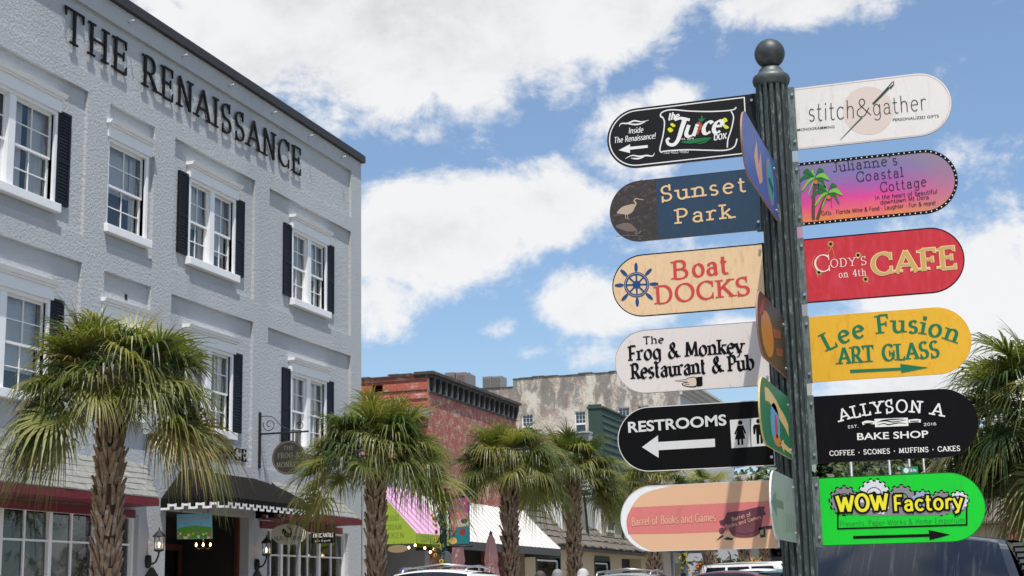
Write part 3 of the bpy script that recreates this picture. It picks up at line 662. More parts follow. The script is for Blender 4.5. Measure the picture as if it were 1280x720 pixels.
for tx, ty in ((140, 512), (198, 580)):
    for k, (dx, dy) in enumerate(((-78,10),(-60,50),(-55,-35),(-15,-50),(40,-40),(66,0),(52,40),(-30,70),(20,60))):
        m_ = (tx+dx*.5+dy*.12, ty+dy*.5-16); S.poly(spline([(tx,ty),(m_[0],m_[1]-6),(tx+dx*.85,ty+dy*.85-4),(tx+dx,ty+dy+10),(tx+dx*.8,ty+dy*.85+8),(m_[0]-4,m_[1]+14)], 3, True), LEAF1 if k % 2 else LEAF2, 'palm_picture', 3+k % 3)
    S.poly(disc(tx+4, ty+20, 9), paint('ink coconut', 206, 110, 60), 'palm_picture', 7)
PLUM = paint('ink night', 40, 26, 50)
S.text("Julianne's", (222,486), (511,452), 46, 'slabthin', PLUM, wob=.05); S.text('Coastal', (327,529), (536,507), 46, 'slabthin', PLUM, wob=.05); S.text('Cottage', (435,576), (641,549), 46, 'slabthin', PLUM, wob=.05)
S.text('in the heart of beautiful', (412,611), (690,582), 20, 'comic', PLUM); S.text('downtown Mt Dora', (435,632), (652,607), 20, 'comic', PLUM); S.text('Gifts * Florida Wine & Food * Laughter * Fun & more!', (170,682), (682,633), 19, 'comic', PLUM); S.done()

Z4 = (980, 270, 3.43)
S = Sign('red sign with large gold and cream capitals and small white serif words', 3, 1, paint('face red', 190, 44, 54, var=.08, col2=lin(200, 60, 72), thr=(.45, .7), cscale=5), zoom=Z4)
S.rim(.0018, .0036, BLACK_INK)
WARMW = paint('ink warm white', 232, 214, 206); GOLD = paint('ink gold', 196, 160, 92)
S.text('C', (134,242), (198,236), 74, 'roman', WARMW); S.text("ODY'S", (201,222), (353,209), 37, 'roman', WARMW); S.text('on 4th', (236,266), (352,255), 31, 'roman', WARMW)
S.text('CAFE', (382,252), (738,221), 92, 'sign', paint('ink cream edge', 226, 196, 150), grow=7); S.text('CAFE', (382,252), (738,221), 92, 'sign', GOLD, lay=3)
for x_, y_ in ((150,241),(200,120),(318,168),(350,271)):
    for k in range(8): a = R(45*k); S.poly(disc(x_+9*math.cos(a), y_+9*math.sin(a), 4.5, n=10), GOLD, 'flower', 1)
    S.poly(disc(x_, y_, 6, n=14), BLACK_INK, 'flower', 3)
for a in ([(200,126),(214,158),(212,190)], [(134,170),(120,205),(140,240),(144,262)], [(350,276),(366,292)], [(204,128),(196,150),(178,160)]): S.line(spline(a), 1.6, GOLD, 'flower', 1)
S.done()

S = Sign('golden yellow sign with arched dark green lettering over a green arrow', 4, 1, paint('face yellow', 222, 170, 44, var=.06, col2=lin(206, 152, 40), thr=(.5, .75), cscale=6), edge=paint('edge yellow', 196, 150, 60), zoom=Z4)
TEAL = paint('ink dark green', 18, 110, 74)
S.text('Lee Fusion', (186,578), (738,546), 78, 'sign', TEAL, arch=64); S.text('ART GLASS', (238,634), (664,605), 70, 'sign', TEAL)
S.poly([(283,659),(500,650),(498,634),(620,650),(504,673),(501,662),(284,673)], TEAL, 'arrow', 2); S.done()

Z6 = (990, 480, 3.0)
S = Sign('black sign with arched white capitals above a rolling pin', 5, 1, paint('face black', 16, 14, 18, var=.12, spec=.10), edge=paint('edge dark', 50, 50, 54), zoom=Z6)
S.text('ALLYSON A', (184,141), (562,122), 46, 'slab', WHITE_INK, arch=25)
S.text('EST.', (210,166), (249,163), 10, 'sansb', WHITE_INK); S.text('2016', (494,157), (541,154), 10, 'sansb', WHITE_INK)
S.poly([(309,131),(434,126),(437,157),(312,162)], WHITE_INK, 'rolling_pin', 2); S.line(spline([(264,149),(282,143),(310,146)]), 12, WHITE_INK, 'rolling_pin', 2); S.line(spline([(437,140),(465,137),(483,139)]), 12, WHITE_INK, 'rolling_pin', 2)
for a in ([(318,144),(350,138),(380,142),(430,134)], [(320,154),(345,148),(362,152),(400,146),(430,148)], [(330,137),(372,133),(420,131)]): S.line(spline(a), 3.2, BLACK_INK, 'rolling_pin', 3, swash)
S.line([(270,149),(304,146)], 3, BLACK_INK, 'rolling_pin', 3); S.line([(443,140),(476,138)], 3, BLACK_INK, 'rolling_pin', 3)
S.text('BAKE SHOP', (245,210), (512,200), 27, 'inter', WHITE_INK, bold=.015); S.text('COFFEE # SCONES # MUFFINS # CAKES', (142,269), (630,250), 18, 'slabs', WHITE_INK); S.done()

S = Sign('bright green sign with grey gears, yellow lettering and a black arrow', 6, 1, paint('face green', 8, 196, 44, var=.04), edge=paint('edge grey', 150, 152, 150), zoom=Z6)
S.rim(.0012, .0016, BLACK_INK)
def gear(cx, cy, r_, nt, grow=0):
    out = []
    for k in range(nt):
        for f, q in ((-.28, .86), (-.2, 1), (.2, 1), (.28, .86)): a = 2*math.pi*(k+f)/nt; out.append((cx+(r_*q+grow)*math.cos(a), cy+(r_*q+grow)*math.sin(a)))
    return out
GA, GB, GC = paint('gear grey', 128, 126, 130), paint('gear light', 206, 206, 212), paint('gear blue', 142, 160, 186)
gs = [(195,437,53,12,GA,1), (410,434,54,12,GA,2), (338,464,26,9,GB,4), (490,443,44,12,GC,3), (560,446,44,12,GA,2), (308,416,58,14,GB,3), (625,438,36,11,GB,3)]
for cx, cy, r_, nt, mt, ly in gs: S.poly(gear(cx, cy, r_, nt, 5.5), BLACK_INK, 'gear', 1)
S.poly([(150,430),(250,415),(660,420),(650,472),(560,492),(300,495),(165,482)], GA, 'gear', 1.4)
for cx, cy, r_, nt, mt, ly in gs:
    S.poly(gear(cx, cy, r_, nt), mt, 'gear', 1.5+ly*.5); S.line(disc(cx, cy, r_*.48)+[disc(cx, cy, r_*.48)[0]], 3, BLACK_INK, 'gear', 1.8+ly*.5); S.poly(disc(cx, cy-r_*.1, r_*.13), BLACK_INK, 'gear', 1.8+ly*.5)
YEL = paint('ink yellow', 226, 216, 44)
S.line([(172,478),(172,543),(655,528),(655,452)], 6, BLACK_INK, 'frame', 2)
for mt, gr, ly in ((BLACK_INK, 15, 5), (YEL, 0, 6.5)):
    S.text('WOW', (172,480), (360,470), 60, 'fat', mt, lay=ly, grow=gr, wob=.04); S.text('Factory', (384,476), (640,466), 58, 'sansb', mt, lay=ly, grow=gr, wob=.04)
S.text('Presents, Paper-Works & Home Emporium', (180,535), (647,520), 21, 'thin', paint('ink forest', 12, 76, 34), lay=2)
S.poly([(229,570),(514,562),(512,547),(594,565),(516,586),(515,573),(230,581)], BLACK_INK, 'arrow', 2); S.done()

# --- blades along the other street: towards the camera (seen at a glancing angle) and away from it
BX = PX
def blade(label, slot, toward, face, edge, draw=None, ln=.66):
    z1 = TOPZ(slot)-.006; z0 = z1-.215; ye = PY-.06 if toward else PY+.06; yt = (PY-ln) if toward else (PY+.66)
    o = thing('blade_sign', label, 'sign', (BX, ye, (z0+z1)/2), group='signs at right angles on the post')
    b = MB(); b.prism([(BX+.003, y, z) for y, z in stadium(ye, yt, z0, z1, 20)], (-.006, 0, 0), 0, 1); b.build('board', [face, edge], o)
    b = MB()
    for zz in (z0+.03, z1-.03):
        for yy in ((-.018, -.034) if toward else (.018, .034)): q = disc(ye+yy, zz, .005, n=10); b.prism([(BX+.003, y, z) for y, z in q], (.004, 0, 0))
    b.build('bolt', STEEL, o)
    if draw:
        acc = {}
        def poly(pts, mat, part, lay=1, zm=None):
            k = acc.setdefault(part, (MB(), []));
            if mat not in k[1]: k[1].append(mat)
            k[0].face([(BX+.003+lay*4e-4, y, z) for y, z in pts], k[1].index(mat))
        draw(poly, ye, yt, z0, z1)
        for n_, (m_, l) in acc.items(): m_.build(n_, l, o, fix=False)
COPPER = paint('edge copper', 150, 112, 96)
def d_blue(poly, ye, yt, z0, z1):
    poly([(ye-.50,z0+.10),(ye-.42,z0+.18),(ye-.40,z0+.10),(ye-.34,z0+.16),(ye-.33,z0+.06),(ye-.40,z0+.03),(ye-.46,z0+.06)], paint('ink shell', 196, 150, 134), 'emblem')
    poly(disc(ye-.15, z0+.105, .085, .085), paint('ink bronze', 150, 116, 104), 'emblem'); poly(disc(ye-.15, z0+.105, .07, .07), paint('ink sea', 66, 150, 160), 'emblem', 2)
    poly([(ye-.2,z0+.1),(ye-.1,z0+.07),(ye-.08,z0+.10),(ye-.16,z0+.12)], paint('ink deep sea', 24, 90, 96), 'emblem', 3)
blade('blue sign seen almost edge on with a round sea emblem', 2, True, paint('face blue', 58, 92, 160, var=.2, scale=4), COPPER, d_blue, .78)
def d_or(poly, ye, yt, z0, z1):
    poly(disc(ye-.42, z0+.09, .13, .075), paint('ink sun orange', 170, 104, 44), 'emblem'); poly([(ye-.30,z0+.13),(ye-.10,z0+.15),(ye-.12,z0+.12),(ye-.28,z0+.10)], paint('ink rust', 120, 58, 48), 'emblem', 2); poly([(ye-.26,z0+.07),(ye-.08,z0+.09),(ye-.1,z0+.06),(ye-.24,z0+.045)], paint('ink rust', 120, 58, 48), 'emblem', 2)
    poly([(ye-.58,z0+.13),(ye-.5,z0+.19),(ye-.44,z0+.2),(ye-.5,z0+.14)], paint('ink red glow', 150, 40, 30), 'emblem')
blade('smoky brown sign seen almost edge on with an orange sun', 4, True, paint('face smoke', 50, 44, 42, var=.3, scale=4), COPPER, d_or, .67)
def d_gr(poly, ye, yt, z0, z1):
    g = paint('ink parchment', 206, 176, 118); F = lambda t, u: (ye-.56*t, z0+.2*u)
    top = [F(t, .9-.5*max(0, .55-t)*1.6+.05*math.sin(9*t)) for t in (.98,.85,.7,.55,.42,.3,.2,.1)]; bot = [F(t, .68-.5*max(0, .55-t)*1.6+.05*math.sin(9*t)) for t in (.1,.2,.3,.42,.55,.7,.85,.98)]
    poly(top+bot, g, 'scroll'); poly(disc(ye-.36, z0+.085, .10, .07), paint('ink pond', 90, 150, 190), 'emblem'); poly(disc(ye-.34, z0+.08, .03, .04), paint('ink brick', 190, 70, 60), 'emblem', 2); poly(disc(ye-.33, z0+.035, .08, .02), paint('ink rust2', 190, 120, 60), 'emblem', 2)
    poly([F(.02,.07),F(.34,.1),F(.34,.03),F(.5,.16),F(.34,.26),F(.34,.2),F(.02,.15)], g, 'arrow', 2)
blade('green sign seen almost edge on with a parchment scroll and arrow', 5, True, paint('face bottle green', 24, 108, 70, var=.15), paint('edge brass', 190, 168, 110), d_gr, .72)
def d_gy(poly, ye, yt, z0, z1):
    poly([(ye-.55,z0+.11),(ye-.44,z0+.15),(ye-.44,z0+.125),(ye-.28,z0+.125),(ye-.28,z0+.1),(ye-.44,z0+.1),(ye-.44,z0+.07)], paint('ink faint', 92, 106, 106), 'arrow')
    for k in range(4): poly([(ye-.24+.055*k,z0+.03),(ye-.21+.055*k,z0+.03),(ye-.21+.055*k,z0+.09),(ye-.24+.055*k,z0+.09)], paint('ink faint2', 118, 128, 126), 'lettering')
blade('weathered grey sign seen almost edge on, the lowest of the sideways signs', 6, True, BACKM, paint('edge silver', 200, 202, 204), d_gy, .60)
for sl_, lb, cc in ((1, 'pale grey sign tip behind the white needle sign', (190, 196, 200)), (2, 'pink sign tip behind the dotted sunset sign', (206, 150, 168)), (3, 'mauve grey sign tip behind the red sign', (176, 160, 160)), (4, 'cream sign tip behind the yellow sign', (206, 196, 180)), (5, 'pale green sign tip behind the black rolling pin sign', (170, 184, 170))):
    blade(lb, sl_, False, paint('back face %d' % sl_, *cc), STEEL)
# ---------------------------------------------------------------- setting
def brickm(name, c1, c2, mortar, scale=1., wash=None, wthr=(.45, .6), wscale=1.2, streak=None, rough=.85, bump=.006, mort=.012, wash2=None, zr=None):
    mt = bpy.data.materials.new(name); mt.use_nodes = True; T = NT(mt.node_tree); bs = mt.node_tree.nodes['Principled BSDF']; bs.inputs['Roughness'].default_value = rough
    co = T.n('ShaderNodeTexCoord').outputs['Object']; s = T.n('ShaderNodeSeparateXYZ'); T.l(co, s.inputs[0])
    cb = T.n('ShaderNodeCombineXYZ'); T.l(T.math('ADD', s.outputs[0], s.outputs[1]), cb.inputs[0]); T.l(s.outputs[2], cb.inputs[1])
    b = T.n('ShaderNodeTexBrick'); T.l(cb.outputs[0], b.inputs['Vector']); b.inputs['Scale'].default_value = scale
    b.inputs['Brick Width'].default_value = .22; b.inputs['Row Height'].default_value = .075; b.inputs['Mortar Size'].default_value = mort
    for k, c in (('Color1', c1), ('Color2', c2), ('Mortar', mortar)): b.inputs[k].default_value = tuple(c)+(1,)
    n1 = T.noise(co, 2.2, 6, .65); c = T.mix(T.ramp(n1, .35, .7, 0, .55), b.outputs[0], tuple(x*.55 for x in c1))
    if wash:
        mp = T.n('ShaderNodeMapping'); mp.inputs['Scale'].default_value = streak or (1, 1, 1); T.l(co, mp.inputs[0])
        f = T.ramp(T.math('ADD', T.math('MULTIPLY', T.noise(mp.outputs[0], wscale, 8, .7), .7), T.math('MULTIPLY', T.noise(co, 9, 5, .7), .3)), *wthr); c = T.mix(f, c, wash)
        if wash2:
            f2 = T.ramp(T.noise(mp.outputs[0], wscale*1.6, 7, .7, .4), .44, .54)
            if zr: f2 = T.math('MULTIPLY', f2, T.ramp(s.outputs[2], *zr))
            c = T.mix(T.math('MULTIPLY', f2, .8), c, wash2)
    T.l(c, bs.inputs['Base Color'])
    bp = T.n('ShaderNodeBump'); bp.inputs['Distance'].default_value = bump; T.l(T.math('ADD', T.math('MULTIPLY', b.outputs[1], -.5), T.noise(co, 25, 4)), bp.inputs['Height']); T.l(bp.outputs[0], bs.inputs['Normal'])
    MATS[name] = mt; return mt
STUCCO = M('stucco', (.43, .443, .462), .88, 0, .07, .9, .019, 20, stretch=(1.2, 1.2, .22), col2=(.375, .39, .412), thr=(.5, .75), cscale=.6, spec=.2, detail=8)
STUC_S = M('stucco smooth', (.47, .495, .53), .85, 0, .06, .8, .022, 12, spec=.2)
TRIM = M('white trim', (.78, .78, .79), .45, 0, .04, 4, col2=(.66, .66, .66), thr=(.6, .8))
SHUT = M('shutter black', (.010, .011, .016), .5, 0, .2, 8, spec=.15)
CAPM = M('roof cap', (.022, .020, .020), .6, 0, .3, 6, col2=(.09, .085, .08), thr=(.58, .75))
LETM = M('black letters', (.006, .006, .006), .55, 0, .3, 20, col2=(.22, .19, .13), thr=(.66, .76), cscale=14, spec=.1)
REDP = M('red fascia', (.135, .010, .018), .55, 0, .12, 5)
SHING = M('grey shingle', (.20, .20, .185), .92, 0, .22, 3.5, .008, 60, col2=(.28, .28, .255), thr=(.5, .7), cscale=6)
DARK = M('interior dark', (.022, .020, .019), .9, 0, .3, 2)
CURT = M('curtain', (.74, .74, .73), .9, 0, .10, 3)
GLS = glass('window glass', alpha=.92); GLS2 = glass('shop glass', alpha=.8)
WOODR = M('red brown wood', (.10, .028, .018), .5, 0, .25, 5)
IRON = M('black iron', (.010, .010, .011), .5, .3, .2, 10)
ASPH = M('asphalt', (.052, .052, .054), .9, 0, .25, 2, .006, 120, col2=(.075, .074, .072), thr=(.5, .7), cscale=.4)
CONC = M('pavement concrete', (.36, .34, .31), .9, 0, .14, 1.5, .004, 80, col2=(.27, .255, .24), thr=(.5, .72))
KERB = M('kerb concrete', (.42, .40, .37), .9, 0, .15, 3)
LINEW = M('road paint', (.72, .72, .70), .7, 0, .12, 6, col2=(.4, .4, .39), thr=(.55, .75))
EARTH = M('ground', (.10, .12, .055), .95, 0, .35, .6, .02, 8)
b = MB(); b.face([(-700, -300, -.02), (700, -300, -.02), (700, 1500, -.02), (-700, 1500, -.02)]); tag(b.build('ground', EARTH), kind='structure')
b = MB(); b.face([(-9.2, -60, -.004), (4.6, -60, -.004), (4.6, 260, -.004), (-9.2, 260, -.004)]); b.face([(4.6, 6.6, -.004), (120, 6.6, -.004), (120, 15.8, -.004), (4.6, 15.8, -.004)]); tag(b.build('road', ASPH), kind='structure')
b = MB()
for k in range(30): b.face([(-2.36, 8+k*6, 0), (-2.24, 8+k*6, 0), (-2.24, 11+k*6, 0), (-2.36, 11+k*6, 0)])
for k in range(26): b.face([(-9.2, 14+k*5.6, 0), (-6.9, 14.6+k*5.6, 0), (-6.9, 14.7+k*5.6, 0), (-9.2, 14.1+k*5.6, 0)])
tag(b.build('road_marking', LINEW), kind='structure')
b = MB(); b.box(-14.5, -9.36, -60, 250, -.4, .13); o = b.build('pavement', CONC); tag(o, kind='structure')
b = MB(); b.box(-9.358, -9.2, -60, 250, -.4, .128); tag(b.build('kerb', KERB), kind='structure')
b = MB(); b.prism([(-3.6, -8, -.4), (4.6, -8, -.4), (4.6, 6.4, -.4), (-.6, 6.4, -.4), (-2.2, 5.6, -.4), (-3.3, 3.6, -.4)], (0, 0, .53)); tag(b.build('corner_pavement', CONC), kind='structure')
b = MB(); b.box(4.6, 60, 16.0, 250, -.4, .13); tag(b.build('far_pavement', CONC), kind='structure')

# ---------------------------------------------------------------- the corner block with the raised name
W = -14.5
REN = thing('corner_building', 'three storey grey stucco building with raised black capitals and black shutters', 'building', (W, 22.5, 0))
P = lambda u, v, d: (W-d, u, v)
YA, YB = 12.3, 32.68
REC = .068
bays = [(12.95, 16.2), (16.95, 21.14), (21.8, 23.29), (24.0, 27.22), (27.87, 32.08)]
panels = [(a, b_, 7.56, 10.12) for a, b_ in bays]+[(a, b_, 4.10, 7.09) for a, b_ in bays]
panels[8] = (24.0, 27.22, 4.10, 7.09)
front_holes = panels+[(12.95, 32.10, 10.46, 11.64)]
shopholes = [(12.9, 23.1, .55, 2.97), (24.0, 27.15, .14, 3.1), (27.95, 31.95, .55, 2.93)]
b = MB()
wall_holes(b, P, YA, YB, .13, 12.0, [h+(REC,) for h in front_holes]+[h+(.22,) for h in shopholes], REC)
WINS = []   # y0,y1,z0,z1,sashes
for y0, y1, n in ((13.75, 15.45, 2), (18.05, 20.27, 2), (21.86, 23.06, 1), (24.66, 26.38, 2), (29.07, 30.74, 2)):
    WINS += [(y0, y1, 7.92, 9.50, n), (y0, y1, 4.72, 6.30, n)]
for i, (a, c, d, e) in enumerate([(h[0], h[1], h[2], h[3]) for h in front_holes]):
    hs = [(w[0], w[1], w[2], w[3], .16) for w in WINS if a < w[0] < c and d < w[2] < e]
    P2_ = lambda u, v, dd: (W-REC-dd, u, v)
    wall_holes(b, P2_, a, c, d, e, hs, .16)
# sides, back and parapet
b.face([(W, YB, .13), (W-13, YB, .13), (W-13, YB, 12.0), (W, YB, 12.0)]); b.face([(W, YA, .13), (W-13, YA, .13), (W-13, YA, 12.0), (W, YA, 12.0)])
b.face([(W-13, YA, .13), (W-13, YB, .13), (W-13, YB, 12.0), (W-13, YA, 12.0)]); b.face([(W, YA, 12.0), (W, YB, 12.0), (W-13, YB, 12.0), (W-13, YA, 12.0)])
b.build('wall', STUCCO, REN)
b = MB(); b.box(W-.35, W+.09, YA-.08, YB+.07, 12.004, 12.17); b.box(W-12.9, W-.352, YB-.3, YB+.07, 12.004, 12.17); b.box(W-.30, W+.06, YA-.05, YB+.045, 12.172, 12.205); b.build('roof_edge', CAPM, REN)
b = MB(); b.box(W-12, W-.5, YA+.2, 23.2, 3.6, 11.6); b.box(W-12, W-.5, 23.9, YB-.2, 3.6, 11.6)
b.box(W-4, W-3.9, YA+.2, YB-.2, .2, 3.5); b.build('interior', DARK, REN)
def window(par, y0, y1, z0, z1, n, X, fr=.075, muntin=(2, 2), curtain=True, head=True, sillw=.06, trim=TRIM, dirx=1):
    """double hung sash window set in a wall that faces +x at X"""
    b = MB(); t = .09
    b.box(X-.10, X+.045, y0-fr, y0, z0, z1); b.box(X-.10, X+.045, y1, y1+fr, z0, z1); b.box(X-.10, X+.043, y0, y1, z1-.06, z1)
    cell = (y1-y0)/n
    for k in range(1, n): b.box(X-.10, X+.03, y0+cell*k-.085, y0+cell*k+.085, z0, z1-.061)
    w = b.build('window', trim, par)
    for k in range(n):
        a = y0+cell*k+(.085 if k else 0); c = y0+cell*(k+1)-(.085 if k < n-1 else 0)
        b = MB(); zm = (z0+z1)/2-.03
        for zz0, zz1, xx in ((z0, zm+.02, X-.075), (zm-.02, z1-.061, X-.045)):
            f = .04
            b.box(xx-.02, xx+.01, a, a+f, zz0, zz1); b.box(xx-.02, xx+.01, c-f, c, zz0, zz1); b.box(xx-.02, xx+.01, a+f, c-f, zz0, zz0+f); b.box(xx-.02, xx+.01, a+f, c-f, zz1-f, zz1)
            for i in range(1, muntin[0]): q = a+f+(c-a-2*f)*i/muntin[0]; b.box(xx-.015, xx+.004, q-.009, q+.009, zz0+f, zz1-f)
            for i in range(1, muntin[1]): q = zz0+f+(zz1-zz0-2*f)*i/muntin[1]; b.box(xx-.014, xx+.003, a+f, c-f, q-.009, q+.009)
        b.build('sash', trim, w)
        b = MB(); b.face([(X-.098, a, z0), (X-.098, c, z0), (X-.098, c, zm), (X-.098, a, zm)]); b.face([(X-.068, a, zm), (X-.068, c, zm), (X-.068, c, z1-.06), (X-.068, a, z1-.06)]); b.build('pane', GLS, w, fix=False)
        if curtain:
            b = MB(); rows = []
            for zz in (z0-.02, (z0+z1)/2, z1-.02):
                rows.append([(X-.19+.016*math.sin(yy*47+k*2)+.012*math.sin(yy*23), yy, zz) for yy in [a-.03+(c-a+.06)*i/40 for i in range(41)] ])
            gap = 14+((int(y0*3)+k*5) % 9); style = int(y0*7+z0*3+k) % 4
            if style == 0: b.grid([r[:9] for r in rows]); b.grid([r[-8:] for r in rows]); b.grid([[(X-.22, yy, zz) for yy in (a-.02, c+.02)] for zz in (z0+(z1-z0)*.45, z1)])
            elif style == 1: b.grid([[(X-.20, yy, zz) for yy in (a-.02, c+.02)] for zz in (z0+(z1-z0)*.22, z1)])
            else: b.grid([r[:gap] for r in rows]); b.grid([r[gap+5:] for r in rows])
            b.build('curtain', CURT, w, fix=False)
    if head:
        b = MB(); b.box(X+.002, X+.085, y0-fr-.03, y1+fr+.03, z1+.002, z1+.20); b.box(X+.002, X+.12, y0-fr-.05, y1+fr+.05, z1+.202, z1+.235)
        b.prism([(X+.002, y0-fr-.07, z1+.237), (X+.15, y0-fr-.07, z1+.237), (X+.185, y0-fr-.07, z1+.30), (X+.002, y0-fr-.07, z1+.31)], (0, y1-y0+2*fr+.14, 0)); b.build('header', trim, w)
    b = MB(); b.box(X+.0021, X+.02+sillw*2, y0-fr-.05, y1+fr+.05, z0-.15, z0-.002); bevel(b.build('sill', trim, w), .008)
    return w
def shutter(par, y0, y1, z0, z1, X):
    b = MB(); b.box(X+.003, X+.038, y0, y1, z0, z1); f = .055
    zm = z0+(z1-z0)*.46
    for a, c in ((z0+f, zm-f/2), (zm+f/2, z1-f)):
        b.box(X+.0381, X+.052, y0, y0+f, a-f/2, c+f/2); b.box(X+.0381, X+.052, y1-f, y1, a-f/2, c+f/2)
        n = int((c-a)/.055)
        for i in range(n): zz = a+(c-a)*(i+.5)/n; b.face([(X+.0385, y0+f, zz+.026), (X+.0385, y1-f, zz+.026), (X+.049, y1-f, zz-.02), (X+.049, y0+f, zz-.02)])
    for zz in (z0+.0, zm-f/2, z1-f): b.box(X+.0382, X+.0525, y0, y1, zz, zz+f)
    b.build('shutter', SHUT, par)
XR = W-REC
for y0, y1, z0, z1, n in WINS:
    window(REN, y0, y1, z0, z1, n, XR)
    if n == 2:
        for a, c in ((y0-.42, y0-.085), (y1+.085, y1+.42+.02)): shutter(REN, a-.02, c, z0+.03, z1+.05, XR)
PALEG = M('pale grey metal', (.42, .43, .44), .5)
FN = lambda O: plane_frame(O, (0, 1, 0), (0, 0, 1), (1, 0, 0))
b = MB(); lettering(b, 'THE', FN((XR+.03, 20.43, 10.81)), 1.87, .60, 'roman', deep=.03); b.build('raised_letters', LETM, REN)
b = MB(); lettering(b, 'RENAISSANCE', FN((XR+.03, 22.86, 10.81)), 6.52, .60, 'roman', deep=.03); b.build('raised_letters', LETM, REN)
b = MB(); lettering(b, 'RENAISSANCE', FN((XR+.035, 24.05, 4.20)), 2.96, .235, 'roman', deep=.035); b.build('small_letters', LETM, REN)
for y in (17.8, 20.2, 22.27, 24.15, 26.0, 27.9, 29.7, 31.5):
    b = MB(); b.tube([(W, y, 11.80), (W+.10, y, 11.83)], .012, 6); b.lathe([(.0, 11.80), (.020, 11.80), (.016, 11.845), (.0, 11.85)], (W+.11, y), 10); b.build('spotlight', PALEG, REN)
b = MB(); b.box(XR+.002, XR+.006, 22.55, 22.63, 6.72, 6.82); b.build('vent', IRON, REN)
def shed_roof(y0, y1, hip0, hip1, ztop=3.86, xe=-13.82, ze=3.20):
    """short shingled roof over a shop front, with its red fascia"""
    b = MB(); n = 6; rr = random.Random(3)
    for i in range(n):
        t0, t1 = i/n, (i+1.12)/n
        xa, za = xe+(W-xe)*t0, ze+(ztop-ze)*t0; xb, zb = xe+(W-xe)*min(1, t1), ze+(ztop-ze)*min(1, t1)
        ya, yb = y0+hip0*(t0+t1)/2, y1+hip1*(t0+t1)/2; y = ya-rr.uniform(0, .2)
        while y < yb:
            w = rr.uniform(.22, .38); p, q = max(ya, y), min(yb, y+w-.008); y += w
            if q-p < .03: continue
            h = .022+rr.uniform(0, .010); d = rr.uniform(-.008, .012)
            b.prism([(xa-d, p, za+.004), (xa-d, p, za+h), (xb, p, zb+.009), (xb, p, zb)], (0, q-p, 0))
    r = b.build('roof', SHING, REN)
    b = MB(); b.prism([(xe-.03, y0-.02, ze-.02), (W+.004, y0+hip0, ztop-.02), (W+.004, y1+hip1, ztop-.02), (xe-.03, y1+.02, ze-.02)], (0, 0, -.03)); b.face([(xe-.02, y1+.02, ze-.021), (W+.004, y1+hip1, ztop-.021), (W+.004, y1+hip1*0+.0, ze-.021)]); b.build('roof_deck', CAPM, r)
    b = MB(); b.box(xe-.03, xe, y0-.03, y1+.03, ze-.13, ze-.004); b.box(W+.004, xe-.031, y1+.002, y1+.028, ze-.13, ze-.006); b.box(W+.004, xe-.031, y0-.028, y0-.002, ze-.13, ze-.006); b.box(W+.004, xe-.031, y0, y1, ze-.132, ze-.12); b.build('fascia', REDP, r)
    b = MB(); b.box(W+.004, W+.05, y0+.05, y1+.3, ze-.30, ze-.163); b.build('red_board', REDP, r)
shed_roof(12.4, 22.62, .0, .62); shed_roof(27.55, 31.22, .6, -.35, xe=-13.86)
def shopfront(y0, y1, z0, z1, mull, rails, X=W-.15):
    b = MB(); f = .06
    b.box(X-.04, X+.06, y0, y0+f, z0, z1); b.box(X-.04, X+.06, y1-f, y1, z0, z1); b.box(X-.04, X+.058, y0+f, y1-f, z1-f, z1); b.box(X-.04, X+.07, y0+f, y1-f, z0, z0+f)
    for y, w in mull: b.box(X-.03, X+.05 if w > .04 else X+.02, y-w, y+w, z0+f, z1-f)
    for z in rails: b.box(X-.028, X+.018, y0+f, y1-f, z-.016, z+.016)
    w = b.build('shop_window', TRIM, REN)
    b = MB(); b.face([(X-.01, y0, z0), (X-.01, y1, z0), (X-.01, y1, z1), (X-.01, y0, z1)]); b.build('pane', GLS2, w, fix=False)
    return w
sw = shopfront(12.9, 23.1, .55, 2.97, [(y, .045) for y in (14.5, 16.2, 17.9, 19.45, 20.70, 21.96)]+[(y, .02) for y in (13.7, 15.3, 17.0, 18.7, 20.07, 21.32, 22.5)], [2.45, 1.5])
sw2 = shopfront(27.95, 31.95, .55, 2.93, [(y, .05) for y in (28.8, 29.64, 30.64)]+[(y, .018) for y in (28.35, 29.2, 30.1, 31.3)], [2.38, 1.5])
# rooms behind the shop windows and the recessed entrance
ROOMW = M('shop wall', (.15, .145, .13), .9, 0, .1, 2); ROOMF = M('shop floor', (.13, .10, .07), .7)
b = MB(); b.face([(W-3.5, 12.4, .14), (W-3.5, 23.6, .14), (W-3.5, 23.6, 3.4), (W-3.5, 12.4, 3.4)]); b.face([(W-.25, 12.4, 3.3), (W-3.5, 12.4, 3.3), (W-3.5, 23.6, 3.3), (W-.25, 23.6, 3.3)]); b.face([(W-.25, 23.55, .14), (W-3.5, 23.55, .14), (W-3.5, 23.55, 3.3), (W-.25, 23.55, 3.3)])
b.face([(W-3.4, 27.6, .14), (W-3.4, 32.4, .14), (W-3.4, 32.4, 3.4), (W-3.4, 27.6, 3.4)]); b.face([(W-.25, 27.6, 3.3), (W-3.5, 27.6, 3.3), (W-3.5, 32.4, 3.3), (W-.25, 32.4, 3.3)]); b.build('shop_interior', ROOMW, REN)
b = MB(); b.face([(W-.25, 12.4, .5), (W-3.5, 12.4, .5), (W-3.5, 32.4, .5), (W-.25, 32.4, .5)]); b.build('shop_floor', ROOMF, REN)
b = MB(); b.box(W-.9, W-.84, 21.45, 22.6, .56, 2.9); b.build('display_panel', M('display panel', (.34, .33, .29), .8, 0, .08, 2), sw)
